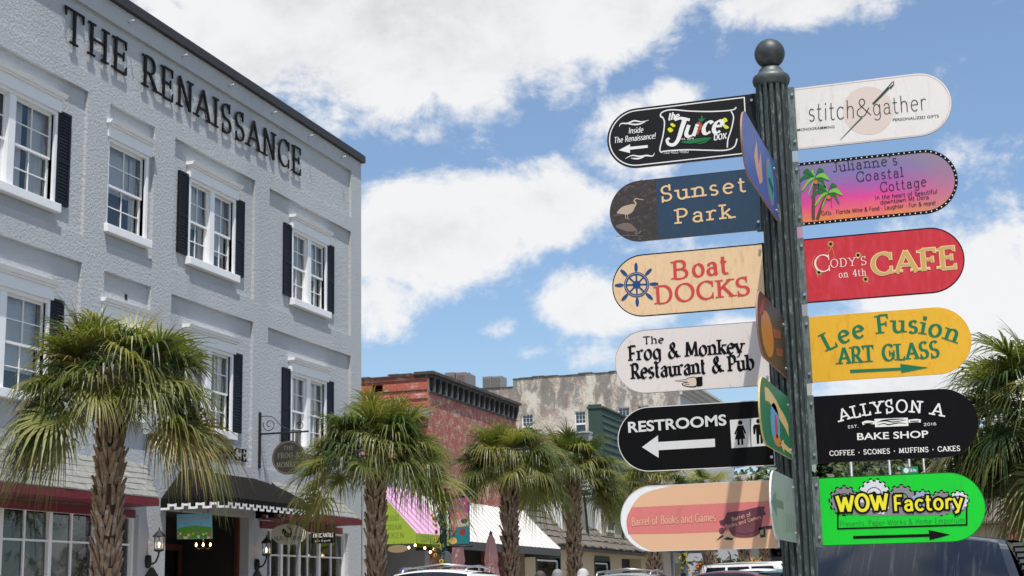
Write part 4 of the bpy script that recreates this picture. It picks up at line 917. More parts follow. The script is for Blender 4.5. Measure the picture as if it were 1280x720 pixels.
b = MB(); b.face([(W-1.6, 23.4, .14), (W-1.6, 27.6, .14), (W-1.6, 27.6, 3.2), (W-1.6, 23.4, 3.2)]); b.face([(W-.22, 23.98, .14), (W-1.6, 23.9, .14), (W-1.6, 23.9, 3.2), (W-.22, 23.98, 3.2)]); b.face([(W-.22, 27.17, .14), (W-1.6, 27.2, .14), (W-1.6, 27.2, 3.2), (W-.22, 27.17, 3.2)]); b.face([(W-.1, 23.9, 3.11), (W-1.6, 23.9, 3.11), (W-1.6, 27.2, 3.11), (W-.1, 27.2, 3.11)]); b.build('entrance_lining', DARK, REN)
for y0, y1 in ((24.15, 25.25), (26.1, 27.1)):
    b = MB(); b.box(W-1.55, W-1.48, y0, y0+.09, .14, 2.6); b.box(W-1.55, W-1.48, y1-.09, y1, .14, 2.6); b.box(W-1.55, W-1.48, y0+.09, y1-.09, 2.48, 2.6); b.box(W-1.55, W-1.48, y0+.09, y1-.09, 1.05, 1.13); b.box(W-1.549, W-1.482, y0+.09, y1-.09, .14, .5)
    d = b.build('door', WOODR, REN); b = MB(); b.face([(W-1.51, y0+.09, .5), (W-1.51, y1-.09, .5), (W-1.51, y1-.09, 2.48), (W-1.51, y0+.09, 2.48)]); b.build('pane', GLS2, d, fix=False)
    b = MB(); b.tube([(W-1.44, y1-.13, 1.0), (W-1.42, y1-.13, 1.02), (W-1.42, y1-.13, 1.3), (W-1.44, y1-.13, 1.32)], .012, 6); b.build('handle', STEEL, d)
b = MB()
for y in (23.98, 27.08): b.box(W-.28, W-.20, y, y+.09, .14, 3.1)
b.build('door_frame', WOODR, REN)
b = MB(); b.box(W-1.3, W-1.26, 24.3, 25.2, 2.05, 2.10); b.box(W-1.3, W-1.26, 24.3, 25.2, 1.7, 1.73); b.box(W-1.3, W-1.26, 24.6, 24.63, 1.4, 2.05); b.build('white_rail', TRIM, REN)
# black awning with its stepped white-edged valance
AWN = M('black canvas', (.010, .009, .009), .9, 0, .25, 4, .002, 200, spec=.1)
ax, ay0, ay1, az0 = -13.2, 23.78, 27.38, 3.27
b = MB(); rows = []
for i in range(9):
    t = i/8; bul = .06*math.sin(math.pi*t); x = ax+(W+.012-ax)*t; z = az0+(3.88-az0)*t+bul
    rows.append([(x, ay0+.75*t*t+(ay1-.05*t-ay0-.75*t*t)*j/12, z-.012*abs(math.sin(math.pi*j/12*4))*(1-t)) for j in range(13)])
b.grid(rows); b.face([r[0] for r in rows]+[(W+.012, ay0, az0)]); b.face([r[-1] for r in rows]+[(W+.012, ay1, az0)])
aw = b.build('awning', AWN, REN, fix=False)
b = MB(); bw = MB()
def valance(p, q, n):
    p, q = Vector(p), Vector(q); d = (q-p)/n; nn = d.cross(Vector((0, 0, 1))).normalized()*.004
    for k in range(n):
        drop = .13 if k % 2 else .19; a, c = p+d*k, p+d*(k+1)
        b.face([a, c, c-Vector((0, 0, drop)), a-Vector((0, 0, drop))])
        z1_, z0_ = Vector((0, 0, drop-.036)), Vector((0, 0, drop+.004))
        for s_ in (1,): bw.face([a-z1_+nn, c-z1_+nn, c-z0_+nn, a-z0_+nn])
        dn = .19 if (k+1) % 2 == 0 else .13
        if k < n-1: w_ = d.normalized()*.045; bw.face([c-Vector((0, 0, .085))+nn*1.2, c+w_-Vector((0, 0, .085))+nn*1.2, c+w_-Vector((0, 0, .19))+nn*1.2, c-Vector((0, 0, .19))+nn*1.2])
valance((W+.02, ay0, az0), (ax, ay0, az0), 9); valance((ax, ay0, az0), (ax, ay1, az0), 27); valance((ax, ay1, az0), (W+.02, ay1, az0), 9)
b.build('valance', AWN, aw, fix=False); bw.build('valance_trim', TRIM, aw, fix=False)

# ---------------------------------------------------------------- lanterns and hanging signs on that front
BULB = M('lamp flame', (1., .62, .28), .5, emit=9.); LGL = glass('lantern glass', alpha=.9)
def lantern(y, lab):
    x = W+.30; z = 2.42
    o = thing('wall_lantern', lab, 'wall lamp', (W, y, z-.3), group='wall lanterns beside the entrance')
    b = MB(); b.lathe([(.0, z+.50), (.012, z+.47), (.02, z+.43), (.05, z+.40), (.145, z+.30), (.15, z+.285), (.11, z+.28)], (x, y), 12, smooth=False); b.lathe([(.06, z-.04), (.11, z-.02), (.11, z+.01), (.0, z+.012)], (x, y), 12)
    for k in range(6): a = R(60*k); b.tube([(x+.10*math.cos(a), y+.10*math.sin(a), z), (x+.118*math.cos(a), y+.118*math.sin(a), z+.29)], .007, 5)
    b.build('cage', IRON, o)
    b = MB(); b.lathe([(.096, z+.01), (.113, z+.285)], (x, y), 6, smooth=False); b.build('glass', LGL, o, fix=False)
    b = MB(); b.lathe([(.0, z+.04), (.016, z+.05), (.016, z+.10), (.024, z+.13), (.0, z+.19)], (x, y), 10); b.build('bulb', BULB, o)
    b = MB(); b.tube(spline([(W+.01, y, z-.22), (W+.10, y, z-.30), (W+.22, y, z-.26), (W+.29, y, z-.12), (W+.30, y, z-.04)]), .022, 8); b.lathe([(.0, z-.40), (.07, z-.36), (.085, z-.24), (.07, z-.12), (.0, z-.10)], (W+.03, y), 12); b.build('bracket_arm', IRON, o); o.scale = (.8, .8, .8)
lantern(23.40, 'black glass wall lantern between the dark entrance and the shop window with mannequins'); lantern(27.45, 'black glass wall lantern between the dark entrance and the cream oval swan sign')
for y, lb in ((23.55, 'black shaped wall plaque below the lantern next to the mannequin window'), (27.5, 'black shaped wall plaque below the lantern next to the swan sign')):
    b = MB(); q = spline([(-.2, -.25), (-.2, .0), (-.14, .06), (-.08, .12), (0, .17), (.08, .12), (.14, .06), (.2, .0), (.2, -.25)], 3); b.prism([(W+.004, y+u, 1.9+v) for u, v in q], (.03, 0, 0))
    tag(b.build('wall_plaque', IRON), lb, 'plaque', 'wall plaques')
def facing_board(name, lab, cat, pts_px, Y, face, edge, thick=.03, draw=None, hang=None, group=None):
    """board that faces down the street (-y), outline given where it stands at depth Y"""
    p = [ony(a, c, Y) for a, c in pts_px]; ctr = sum(p, Vector())/len(p)
    o = thing(name, lab, cat, ctr, group=group)
    b = MB(); b.prism([(v.x, Y, v.z) for v in p], (0, thick, 0), 0, 1); b.build('board', [face, edge], o)
    if draw: draw(o, lambda a, c, e=1: ony(a, c, Y)+Vector((0, -.0015*e, 0)))
    if hang:
        b = MB()
        for (a, c), top in hang: v = ony(a, c, Y); b.tube([v, (v.x, Y+.01, top)], .008, 5)
        b.build('hanger', IRON, o)
    return o
def ftext(o, at, t, A, B, h, style, mat, name='lettering', arch=0.):
    a, c = at(*A), at(*B); X = c-a; L = X.length; X /= L; N = Vector((0, -1, 0)); Z = N.cross(X)
    up = (at(A[0], A[1]-h)-a).length; b = MB(); lettering(b, t, plane_frame(a, X, Z, N), L, up, style, arch*up); b.build(name, mat, o, fix=False)
def fpoly(o, at, pts, mat, name, e=1):
    b = MB(); p = [at(a, c, e) for a, c in pts]; b.face(p); b.build(name, mat, o, fix=False)
SKYP, LAWN = paint('art sky', 120, 186, 206, var=.2), paint('art lawn', 92, 156, 52, var=.3, scale=20)
def d_garden(o, at):
    fpoly(o, at, [(221.5,661.5),(233,658),(246,657),(264.5,659),(264.5,673.2),(221.5,673.5)], LAWN, 'painted_lawn', 1)
    PINK = paint('art pink', 206, 92, 120); ftext(o, at, "Victoria's Garden", (224, 650.5), (262, 649), 4.2, 'hand', PINK)
    b = MB(); rr = random.Random(5)
    for k in range(26):
        v = at(rr.uniform(223, 263), rr.uniform(665, 672.5), 2+k*.05); r_ = rr.uniform(.012, .03)
        b.face([v+Vector((r_*math.cos(R(45*i)), 0, r_*math.sin(R(45*i)))) for i in range(8)], k % 3)
    b.build('painted_flowers', [paint('art petal', 236, 226, 190), paint('art yellow', 226, 190, 60), PINK], o, fix=False)
    b = MB()
    for a, c in ((232, 655), (252, 655), (244, 659)): v = at(a, c, 2); b.face([v, v+Vector((.03, 0, .015)), v+Vector((.015, 0, -.01))]); b.face([v, v+Vector((-.025, 0, .018)), v+Vector((-.008, 0, -.01))])
    b.build('painted_birds', paint('art blue', 50, 80, 130), o, fix=False)
facing_board('painted_sign', 'small sign painted with a green lawn and flowers hanging under the black awning', 'sign', [(221,643),(264.5,642),(265,673.5),(221.2,674)], 24.2, SKYP, paint('board edge', 150, 180, 160), .02, d_garden, [((226,643), 3.3), ((260,642), 3.3)])
def oval(cx, cy, rx, ry, n=40): return disc(cx, cy, rx, ry, n)
CREAMB = paint('oval cream', 206, 200, 190, var=.08)
def d_swan(o, at):
    ftext(o, at, 'BLACK SWAN', (343, 675.5), (378, 675), 5.0, 'roman', BLACK_INK)
    b = MB()
    for pts, w in (([(353,668),(354,661.5),(358,665),(361,668),(364,665),(363,661),(360,659.5),(360.5,657.5),(363,658.3)], .028), ([(354,662),(357,670),(362,670.5),(365,666)], .03), ([(356,664),(359,668.5),(363,667.5)], .03)):
        q = [at(*p, 2) for p in spline(pts, 5)]; put_ribbon(b, ribbon([(v.x, v.z) for v in q], lambda t, u: w*(.5+.7*math.sin(math.pi*u))), lambda s, t, e: Vector((s, q[0].y-e, t)))
    b.build('swan_emblem', BLACK_INK, o, fix=False)
facing_board('oval_sign', 'cream oval sign with a black swan hanging under the red eave', 'sign', oval(360.5, 668, 22, 13), 27.0, CREAMB, paint('oval edge', 190, 186, 176), .03, d_swan, [((350,657), 3.1), ((371,657), 3.1)])
def d_merc(o, at):
    ftext(o, at, 'MERCANTILE', (391.5, 672), (417, 671), 5, 'sansb', WHITE_INK); ftext(o, at, 'gifts & goods', (394, 677.3), (413, 676.5), 2.4, 'sans', WHITE_INK)
facing_board('hanging_sign', 'slanted black sign with white capitals hanging beside the cream oval swan sign', 'sign', [(389,666),(418.5,664.5),(418.5,678.5),(386.5,680)], 28.6, BLACK_INK, IRON, .025, d_merc, [((394,665.7), 3.06), ((415,664.6), 3.06)])
# wrought iron bracket with an oval sign
o = thing('iron_bracket_sign', 'dark oval sign hanging from a scrolled wrought iron bracket', 'sign', (W, 27.5, 4.1))
yb = 27.52; b = MB(); b.box(W+.003, W+.04, yb-.03, yb+.03, 4.1, 5.25); b.tube([(W-.0, yb, 4.80), (W+1.12, yb, 4.80)], .020, 6)
for c0, r0, sg in (((.24, 4.985), .15, 1), ((.93, 4.92), .09, -1)):
    b.tube([(W+c0[0]+sg*r0*(1-t*.8)*math.cos(R(250*sg-90+500*t)), yb, c0[1]+r0*(1-t*.8)*math.sin(R(250*sg-90+500*t))) for t in [i/30 for i in range(31)]], .009, 5)
b.tube(spline([(W+.03, yb, 5.16), (W+.3, yb, 5.14), (W+.5, yb, 4.95), (W+.75, yb, 4.83), (W+.95, yb, 4.83)]), .009, 5)
b.build('bracket', IRON, o)
OVB = paint('oval dark', 58, 56, 50, var=.15); OVE = paint('oval rim', 120, 112, 92)
cx, cz = W+.68, 4.29
b = MB(); b.prism([(x, yb-.012, z) for x, z in disc(cx, cz, .37, .345)], (0, .024, 0)); b.build('board', OVB, o)
b = MB(); rim = disc(cx, cz, .345, .32); rim.append(rim[0]); put_ribbon(b, ribbon(rim, lambda t, u: .018), lambda s, t, e: Vector((s, yb-.0135-e, t))); b.build('border', OVE, o, fix=False)
for t, z, hw, h in (('THE', 4.45, .11, .075), ('FROG &', 4.285, .24, .10), ('MONKEY', 4.10, .26, .10)):
    b = MB(); lettering(b, t, plane_frame((cx-hw, yb-.0135, z), (1, 0, 0), (0, 0, 1), (0, -1, 0)), hw*2, h, 'roman'); b.build('lettering', paint('oval letters', 138, 134, 116), o, fix=False)
b = MB()
for dx in (-.2, .2): b.tube([(cx+dx, yb, 4.79), (cx+dx, yb, 4.57)], .006, 5)
b.build('chain', IRON, o)
# chandelier seen through the entrance
o = thing('chandelier', 'small chandelier with warm bulbs glowing in the dark entrance', 'chandelier', (W-1.2, 26.0, 2.3))
cc = ony(254, 683, 25.2); cc = Vector((cc.x, 25.2, cc.z)); o.location = cc; ROOT[o.name] = cc.copy()
b = MB(); b.tube([(cc.x, cc.y, 3.1), (cc.x, cc.y, cc.z)], .01, 5)
for k in range(6): a = R(60*k); b.tube(spline([(cc.x, cc.y, cc.z), (cc.x+.09*math.cos(a), cc.y+.09*math.sin(a), cc.z-.05), (cc.x+.15*math.cos(a), cc.y+.15*math.sin(a), cc.z)], 4), .007, 5)
b.build('frame', M('brass', (.5, .33, .12), .35, 1.), o)
for k in range(6): a = R(60*k); b = MB(); b.lathe([(.0, cc.z), (.014, cc.z+.01), (.018, cc.z+.035), (.0, cc.z+.07)], (cc.x+.15*math.cos(a), cc.y+.15*math.sin(a)), 8); b.build('bulb', BULB, o)
# mannequins and a flower garland in the left shop window
def mannequin(px, Y, top, col, lab):
    v = onx(px, top, W-.75); o = thing('mannequin', lab, 'mannequin', (v.x, v.y, .5), group='child mannequins in the shop window'); z = v.z; c = (v.x, v.y)
    b = MB(); b.lathe([(.0, z), (.05, z-.015), (.075, z-.06), (.08, z-.11), (.065, z-.17), (.035, z-.21), (.03, z-.25), (.05, z-.28)], c, 18); b.build('head', paint('mannequin skin', 196, 178, 160), o)
    b = MB(); b.lathe([(.05, z-.25), (.12, z-.285), (.155, z-.33), (.15, z-.45), (.13, z-.58), (.18, z-.78), (.26, z-1.05), (.0, z-1.06)], c, 18)
    for s in (-1, 1): b.tube([(c[0], c[1]+s*.13, z-.31), (c[0]+.02, c[1]+s*.19, z-.5), (c[0]+.07, c[1]+s*.17, z-.68)], [.045, .038, .03], 8)
    b.build('dress', paint(*col), o)
    b = MB()
    for s in (-1, 1): b.tube([(c[0], c[1]+s*.07, z-1.0), (c[0], c[1]+s*.07, .52)], [.045, .03], 8)
    b.build('legs', MATS['mannequin skin'], o)
mannequin(31, 20, 690, ('dress pink', 190, 140, 146), 'child mannequin in a pink top in the garlanded shop window'); mannequin(51, 20, 698, ('dress cream', 206, 198, 150), 'child mannequin in a cream dress in the garlanded shop window'); mannequin(149, 20, 700, ('dress blue', 120, 150, 180), 'child mannequin in a blue top behind the large palm trunk')
def leafy(mb, path, n, spread, size, mi, seed, up=0.):
    rr = random.Random(seed)
    for k in range(n):
        t = rr.random()*(len(path)-1); i = int(t); p = Vector(path[i]).lerp(Vector(path[min(i+1, len(path)-1)]), t-i)+Vector((rr.gauss(0, spread), rr.gauss(0, spread), rr.gauss(0, spread)))
        a = Vector((rr.uniform(-1, 1), rr.uniform(-1, 1), rr.uniform(-1, 1)+up)).normalized()*size*rr.uniform(.6, 1.3); c = a.orthogonal().normalized()*size*.35
        m_ = mi[k % len(mi)]; mb.face([p-a, p+c, p+a, p-c], m_)
GARL = M('garland leaf', (.05, .085, .03), .7, 0, .3, 20); BLOOM = M('garland bloom', (.55, .26, .22), .7, 0, .3, 20)
for pth, lb in (([(W-.3, 19.3, 2.8), (W-.3, 20.5, 2.72), (W-.3, 21.7, 2.82)], 'flower garland along the top of the mannequin shop window'), ([(W-.3, 21.85, 2.85), (W-.3, 21.9, 2.3), (W-.3, 21.95, 1.6)], 'flower garland trailing down the middle of the mannequin shop window')):
    o = thing('flower_garland', lb, 'garland', pth[0], group='garlands in the shop window'); b = MB(); leafy(b, pth, 260, .06, .05, [0], 3); b.build('leaves', GARL, o, fix=False)
    b = MB(); rr = random.Random(9)
    for k in range(14):
        t = rr.random(); p = Vector(pth[0]).lerp(Vector(pth[-1]), t)+Vector((.04, rr.gauss(0, .05), rr.gauss(-.04, .06)))
        for j in range(9): a = Vector((rr.uniform(-.3, 1), rr.uniform(-1, 1), rr.uniform(-1, 1))).normalized()*.045; c = a.orthogonal().normalized()*.03; b.face([p, p+a+c, p+a*1.2, p+a-c])
    b.build('blooms', BLOOM, o, fix=False)
# ---------------------------------------------------------------- sabal palms
def leafm(name, col, tr=.35, var=.3):
    mt = bpy.data.materials.new(name); mt.use_nodes = True; T = NT(mt.node_tree); bs = mt.node_tree.nodes['Principled BSDF']; out = mt.node_tree.nodes['Material Output']
    co = T.n('ShaderNodeTexCoord').outputs['Object']; c = T.mix(T.noise(co, 2.6, 4), tuple(x*(1-var) for x in col), tuple(x*(1+var) for x in col))
    T.l(c, bs.inputs['Base Color']); bs.inputs['Roughness'].default_value = .42; bs.inputs['Specular IOR Level'].default_value = .45
    t = T.n('ShaderNodeBsdfTranslucent'); T.l(T.mix(1., c, (1.25, 1.35, .6), 'MULTIPLY'), t.inputs[0])
    mx = T.n('ShaderNodeMixShader'); mx.inputs[0].default_value = tr; T.l(bs.outputs[0], mx.inputs[1]); T.l(t.outputs[0], mx.inputs[2]); T.l(mx.outputs[0], out.inputs[0])
    MATS[name] = mt; return mt
FR1 = leafm('frond green', (.095, .118, .030)); FR2 = leafm('frond yellow green', (.195, .195, .054)); FR3 = leafm('frond dry', (.30, .215, .095), .2); FR4 = leafm('frond deep', (.040, .070, .020))
BOOT = M('palm boot', (.28, .18, .115), .9, 0, .3, 7, .006, 60, col2=(.47, .38, .29), thr=(.48, .66), cscale=8)
BARK = M('palm bark', (.10, .05, .028), .95, 0, .35, 9, .012, 40)
DN = Vector((0, 0, -1))
def frond(mb, rr, base, az, el, pet, bl, mi, droop, nseg=36):
    d = Vector((math.cos(az)*math.cos(el), math.sin(az)*math.cos(el), math.sin(el))); side = Vector((-math.sin(az), math.cos(az), 0)); n = d.cross(side)
    if n.z < 0: n = -n
    tw = rr.uniform(-.5, .5); side, n = side*math.cos(tw)+n*math.sin(tw), n*math.cos(tw)-side*math.sin(tw)
    pts = [base+d*pet*t+DN*(pet*.30*droop*t**2.2) for t in (0, .3, .6, .82, 1)]
    h = pts[-1]; d2 = (pts[-1]-pts[-2]).normalized(); n = (n-d2*n.dot(d2)).normalized(); side = d2.cross(n)
    for a, b_ in zip(pts, pts[1:]): mb.face([a-side*.012, b_-side*.009, b_+side*.009, a+side*.012], mi)
    for k in range(nseg):
        u = (k+.5)/nseg*2-1; ang = u*R(118)+rr.gauss(0, .03)
        dirn = (d2*math.cos(ang)+side*math.sin(ang)+n*(.16+.25*abs(u))).normalized()
        ln = bl*(.80+.22*math.cos(ang*.8))*rr.uniform(.86, 1.08); st = h+d2*(bl*.22*(1-abs(u)))+DN*(.05*bl)
        w = .0118*rr.uniform(.85, 1.2)*bl/.8; sd = dirn.cross(n).normalized(); dr = droop*rr.uniform(.55, 1.45)
        prev = None
        for t in (0, .30, .52, .72, .88, 1.):
            p = st+dirn*ln*(t-.42*min(1.4, dr)*max(0, t-.42)**1.15)+DN*(ln*(.16*dr*t**2.0+1.05*dr*max(0, t-.40)**1.35))
            wt = w*(.7+1.1*t if t < .36 else 1.1-1.05*(t-.36)/.64)*1.25
            q = (p-sd*wt, p+sd*wt)
            if prev: mb.face([prev[0], q[0], q[1], prev[1]], mi)
            prev = q
def palm(label, x, y, zc, rad, seed, nl=58, rt=.15, dry=.1, lean=(0, 0), group='sabal palms along the pavement', low=2, skirt=9):
    rr = random.Random(seed); z0 = .13
    o = thing('palm_tree', label, 'palm tree', (x, y, z0), group=group)
    top = zc+rad*.02; core = [(x+lean[0]*t, y+lean[1]*t, z0+(top+.25-z0)*t) for t in [i/8 for i in range(9)]]
    b = MB(); b.tube(core, [rt*1.25, rt*1.05, rt, rt*.97, rt*.95, rt*.95, rt*.97, rt*.9, rt*.55], 14, 0)
    nrow = int((top-.5)/.125)
    for i in range(nrow):
        zz = .75+i*.125; t = (zz-z0)/(top+.25-z0); cx, cy = x+lean[0]*t, y+lean[1]*t
        for k in range(7):
            th = 2*math.pi*(k+.5*(i % 2))/7+rr.uniform(-.1, .1)+i*.13
            if rr.random() < .08: continue
            ln = rr.uniform(.17, .28); out = rr.uniform(.035, .10)*(1+.4*(t > .8))
            for s in (-1, 1):
                a0 = th+s*.10; a1 = th+s*.10+s*rr.uniform(.20, .36)
                p0 = Vector((cx+rt*.93*math.cos(a0), cy+rt*.93*math.sin(a0), zz)); r1 = rt+out
                p1 = Vector((cx+r1*math.cos(a1), cy+r1*math.sin(a1), zz+ln)); ax = (p1-p0); rd = Vector((math.cos(th), math.sin(th), 0)); sd = ax.cross(rd).normalized(); nn = sd.cross(ax).normalized()
                w0, w1, t0 = .031, .017, .013
                A = [p0-sd*w0-nn*t0, p0+sd*w0-nn*t0, p0+sd*w0+nn*t0, p0-sd*w0+nn*t0]; B = [p1-sd*w1-nn*t0*.6, p1+sd*w1-nn*t0*.6, p1+sd*w1+nn*t0*.6, p1-sd*w1+nn*t0*.6]
                for q in range(4): b.face([A[q], A[(q+1) % 4], B[(q+1) % 4], B[q]], 1)
                b.face(B, 1)
    b.build('trunk', [BARK, BOOT], o, fix=False)
    b = MB(); c = Vector((x+lean[0], y+lean[1], top+.06))
    for k in range(nl):
        f = (k+.5)/nl; s = .87-f*(.87-math.sin(R(low)))  # sine of the elevation, from upright to hanging
        el = math.asin(max(-1, min(1, s)))+rr.gauss(0, .06); az = k*2.39996+rr.uniform(-.25, .25)
        pet = rad*rr.uniform(.38, .66)*(1-.22*max(0, s)); bl = rad*rr.uniform(.40, .62)*(1-.18*f)
        q = rr.random(); mi = 2 if (f > .93 and q < dry*1.2) or q < dry*.12 else (1 if q < .50 else (3 if q > .90 else 0))
        frond(b, rr, c+Vector((0, 0, .20*(1-f))), az, el, pet, bl, mi, .50+.22*f+rr.uniform(-.2, .38))
    ar = math.atan2(-x, y) if skirt else 0   # older fans hang at both sides along the street
    for k in range(skirt):
        az = ar+(math.pi if k % 2 else 0)+rr.uniform(-.75, .75); el = R(rr.uniform(-30, -2) if skirt > 15 else rr.uniform(-16, 4))
        frond(b, rr, c+Vector((0, 0, -.04)), az, el, rad*rr.uniform(.42, .66), rad*rr.uniform(.46, .60), rr.choice((0, 1, 1, 3, 0, 1, 1, 2 if dry > .15 else 0)), rr.uniform(.7, 1.15))
    b.build('crown', [FR1, FR2, FR3, FR4], o, fix=False)
    return o
palm('large sabal palm with straw coloured hanging fronds beside the black awning', -10.5, 16.05, 3.98, 1.46, 11, 84, .122, .2, skirt=20)
palm('sabal palm in front of the cream oval swan sign and the shingled eave', -10.5, 24.3, 3.74, 1.62, 23, 84, .126, skirt=7)
palm('sabal palm standing in front of the striped white awning', -10.5, 31.7, 4.15, 1.50, 37, 76, .138)
palm('sabal palm in front of the brown shake roof with two dormers', -10.5, 36.8, 4.32, 1.62, 41, 76, .138)
palm('sabal palm behind the rounded tip of the peach barrel sign', -10.5, 45.8, 4.55, 1.6, 53, 50, .19)
palm('sabal palm behind the middle of the peach barrel sign', -10.5, 54.6, 4.75, 1.65, 61, 44, .19)
palm('sabal palm behind the barrel picture of the peach sign', -10.5, 62.2, 4.85, 1.6, 71, 40, .19)
palm('small distant sabal palm between the barrel picture and the post', -10.5, 67.6, 4.9, 1.6, 83, 40, .19)
rp = ony(1320, 522, 20.0)
palm('brownish shaggy sabal palm beyond the large black car', rp.x, 20.0, rp.z, 1.72, 97, 104, .17, .3, group='sabal palms along the far pavement', low=-60)

# ---------------------------------------------------------------- red brick building
SIDE_R = brickm('red painted brick', (.56, .15, .10), (.47, .115, .08), (.30, .09, .07), wash=(.62, .40, .33), wthr=(.50, .64), wscale=1.7, streak=(1, 1, 2.2), mort=.006)
FRONT_R = brickm('faded red brick', (.42, .14, .085), (.34, .12, .085), (.33, .24, .19), wash=(.50, .38, .30), wthr=(.46, .59), wscale=2.6, streak=(1, 1, 1.4), wash2=(.33, .07, .06))
STONE = M('grey stone', (.30, .29, .28), .9, 0, .2, 4, .004, 40); COPING = M('dark coping', (.055, .045, .042), .85, 0, .4, 5, col2=(.16, .13, .12), thr=(.5, .7))
RB = thing('red_brick_building', 'red brick building with a dark bracketed cornice and a small square wall opening', 'building', (W, 40.7, 0))
y0, y1, zt = 37.07, 44.6, 7.30
b = MB(); Pf = lambda u, v, d: (W-d, u, v); Ps = lambda u, v, d: (u, y0+d, v)
wall_holes(b, Ps, -27, W, .13, zt, [(-16.12, -15.82, 6.93, 7.12, .3)], .3, 0)
wall_holes(b, Pf, y0, y1, .13, zt-.42, [(38.2, 44.2, .13, 3.2, 1.2)], 1.2, 1)
b.face([(-27, y1, 0), (W, y1, 0), (W, y1, zt), (-27, y1, zt)], 0); b.face([(-27, y0, zt-.3), (W-.3, y0, zt-.3), (W-.3, y1, zt-.3), (-27, y1, zt-.3)], 0)
b.build('wall', [SIDE_R, FRONT_R], RB)
b = MB()
for z_ in (7.18, 6.90, 6.66, 6.42, 5.9): b.box(-26.9, W-.02, y0-.022, y0-.002, z_, z_+.022)
b.build('ledges', COPING, RB)
b = MB(); b.box(-16.2, -15.75, y0+.28, y0+.9, 6.8, 7.2); b.box(W-1.5, W-1.1, y0+.5, y1-.3, .14, 3.3); b.build('dark_opening', DARK, RB)
b = MB(); b.box(W-.3, W-.002, y0+.002, y1, zt-.42, zt-.0); b.build('frieze', STONE, RB)
b = MB(); rr = random.Random(4)
b.box(W-.4, W+.17, y0-.05, y1+.1, zt+.02, zt+.10); b.box(W-.4, W+.10, y0-.02, y1+.05, zt-.06, zt+.018); b.box(W, W+.04, y0+.02, y1, zt-.47, zt-.42)
x = -27.0
while x < W-.42:  # broken coping of the side wall
    x2 = min(W-.402, x+rr.uniform(.3, .6)); h = rr.uniform(.03, .12); b.box(x, x2-.004, y0-.03, y0+.3, zt+.002, zt+h); x = x2
b.build('coping', COPING, RB)
n = 17
for k in range(n):
    b = MB(); yy = y0+.12+(y1-y0-.3)*k/(n-1); b.prism([(W+.002, yy, zt-.40), (W+.05, yy, zt-.40), (W+.12, yy, zt-.17), (W+.13, yy, zt-.065), (W+.002, yy, zt-.065)], (0, .13, 0)); b.build('cornice_bracket', CAPM, RB)
def cooler(lab, x0, x1, Y, z0, z1, dep=.9):
    o = thing('roof_cooler', lab, 'air conditioner', ((x0+x1)/2, Y, z0), group='air conditioners on the roofs'); m_ = M('cooler metal', (.27, .26, .25), .5, .5, .15, 5)
    b = MB(); n = 2; w = (x1-x0)/n
    for k in range(n): b.box(x0+k*w, x0+(k+1)*w-.05, Y, Y+dep, z0, z1-.02*k); b.lathe([(.0, z1+.03), (w*.32, z1+.03), (w*.36, z1+.004)], (x0+k*w+w*.48, Y+dep*.5), 14)
    b.build('casing', m_, o)
    b = MB()
    for k in range(n):
        q = int((x1-x0)/n/.05)
        for i in range(1, q-1): xx = x0+k*w+i*.05; b.box(xx, xx+.022, Y-.012, Y-.002, z0+.08, z1-.10)
    b.build('louvre', M('cooler dark', (.10, .095, .09), .6), o)
a1, a2 = ony(556, 466, 42.5), ony(584, 476, 42.5); cooler('twin air conditioner boxes just over the dark cornice of the red brick building', a1.x, a2.x, 42.5, zt-.25, a1.z)
# ---------------------------------------------------------------- low shop with the pink and green awning
SH = thing('low_shop', 'low pale shop with a pink and lime green awning next to the grey building', 'building', (W, 34.9, 0))
PALE = M('pale wall', (.42, .42, .44), .85, 0, .1, 2, .004, 50); TINR = M('tin roof', (.36, .36, .37), .5, .5, .12, 3)
b = MB(); wall_holes(b, Pf, 32.72, 37.05, .13, 4.75, [(33.0, 36.7, .13, 2.95, 1.4)], 1.4, 0); b.face([(-22, 32.72, 4.7), (W-.02, 32.72, 4.7), (W-.02, 37.05, 4.7), (-22, 37.05, 4.7)]); b.build('wall', PALE, SH)
b = MB(); b.prism([(-22, 36.9, 8.0-1.25), (W+.02, 36.9, 6.15), (W+.02, 36.9, 6.40), (-22, 36.9, 6.98)], (0, .165, 0)); b.build('flashing', TINR, SH)
b = MB(); b.box(-21, W-1.3, 32.8, 37.0, .14, 4.6); b.build('interior', DARK, SH)
PINK = M('pink canvas', (.56, .33, .49), .85, 0, .08, 3); LIME = M('lime canvas', (.30, .42, .035), .85, 0, .08, 3)
def lean_awning(par, ya, yb_, xf, zw, zf, drop, cover, side, val, seam=None, cutr=True):
    b = MB(); n = 10
    rows = [[(xf+(W+.02-xf)*t, ya+(yb_-ya)*j/n, zf+(zw-zf)*t-.03*math.sin(math.pi*t)-.01*(j % 2)) for j in range(n+1)] for t in [i/6 for i in range(7)]]
    b.grid(rows, 0, False); a = b.build('awning', cover, par, fix=False)
    for y_ in (ya, yb_): b = MB(); b.face([(xf, y_, zf), (W+.02, y_, zw), (W+.02, y_, zf-drop), (xf, y_, zf-drop)]); b.build('side_panel', side, a, fix=False)
    b = MB(); b.face([(xf+.002, ya, zf), (xf+.002, yb_, zf), (xf+.012, yb_, zf-drop), (xf+.012, ya, zf-drop)]); b.build('valance', val, a, fix=False)
    if seam:
        b = MB(); k = ya+.2
        while k < yb_: b.tube([(xf+.01, k, zf+.02), ((xf+W)/2, k, (zf+zw)/2-.005), (W+.02, k, zw+.01)], .010, 4, cap=False); k += .42
        b.build('ridges', seam, a, fix=False)
    return a
aw = lean_awning(SH, 33.3, 35.98, -13.36, 4.15, 2.95, .24, PINK, LIME, LIME, M('pink seam', (.47, .27, .41), .85))
GREY_T = paint('awning text', 100, 124, 40)
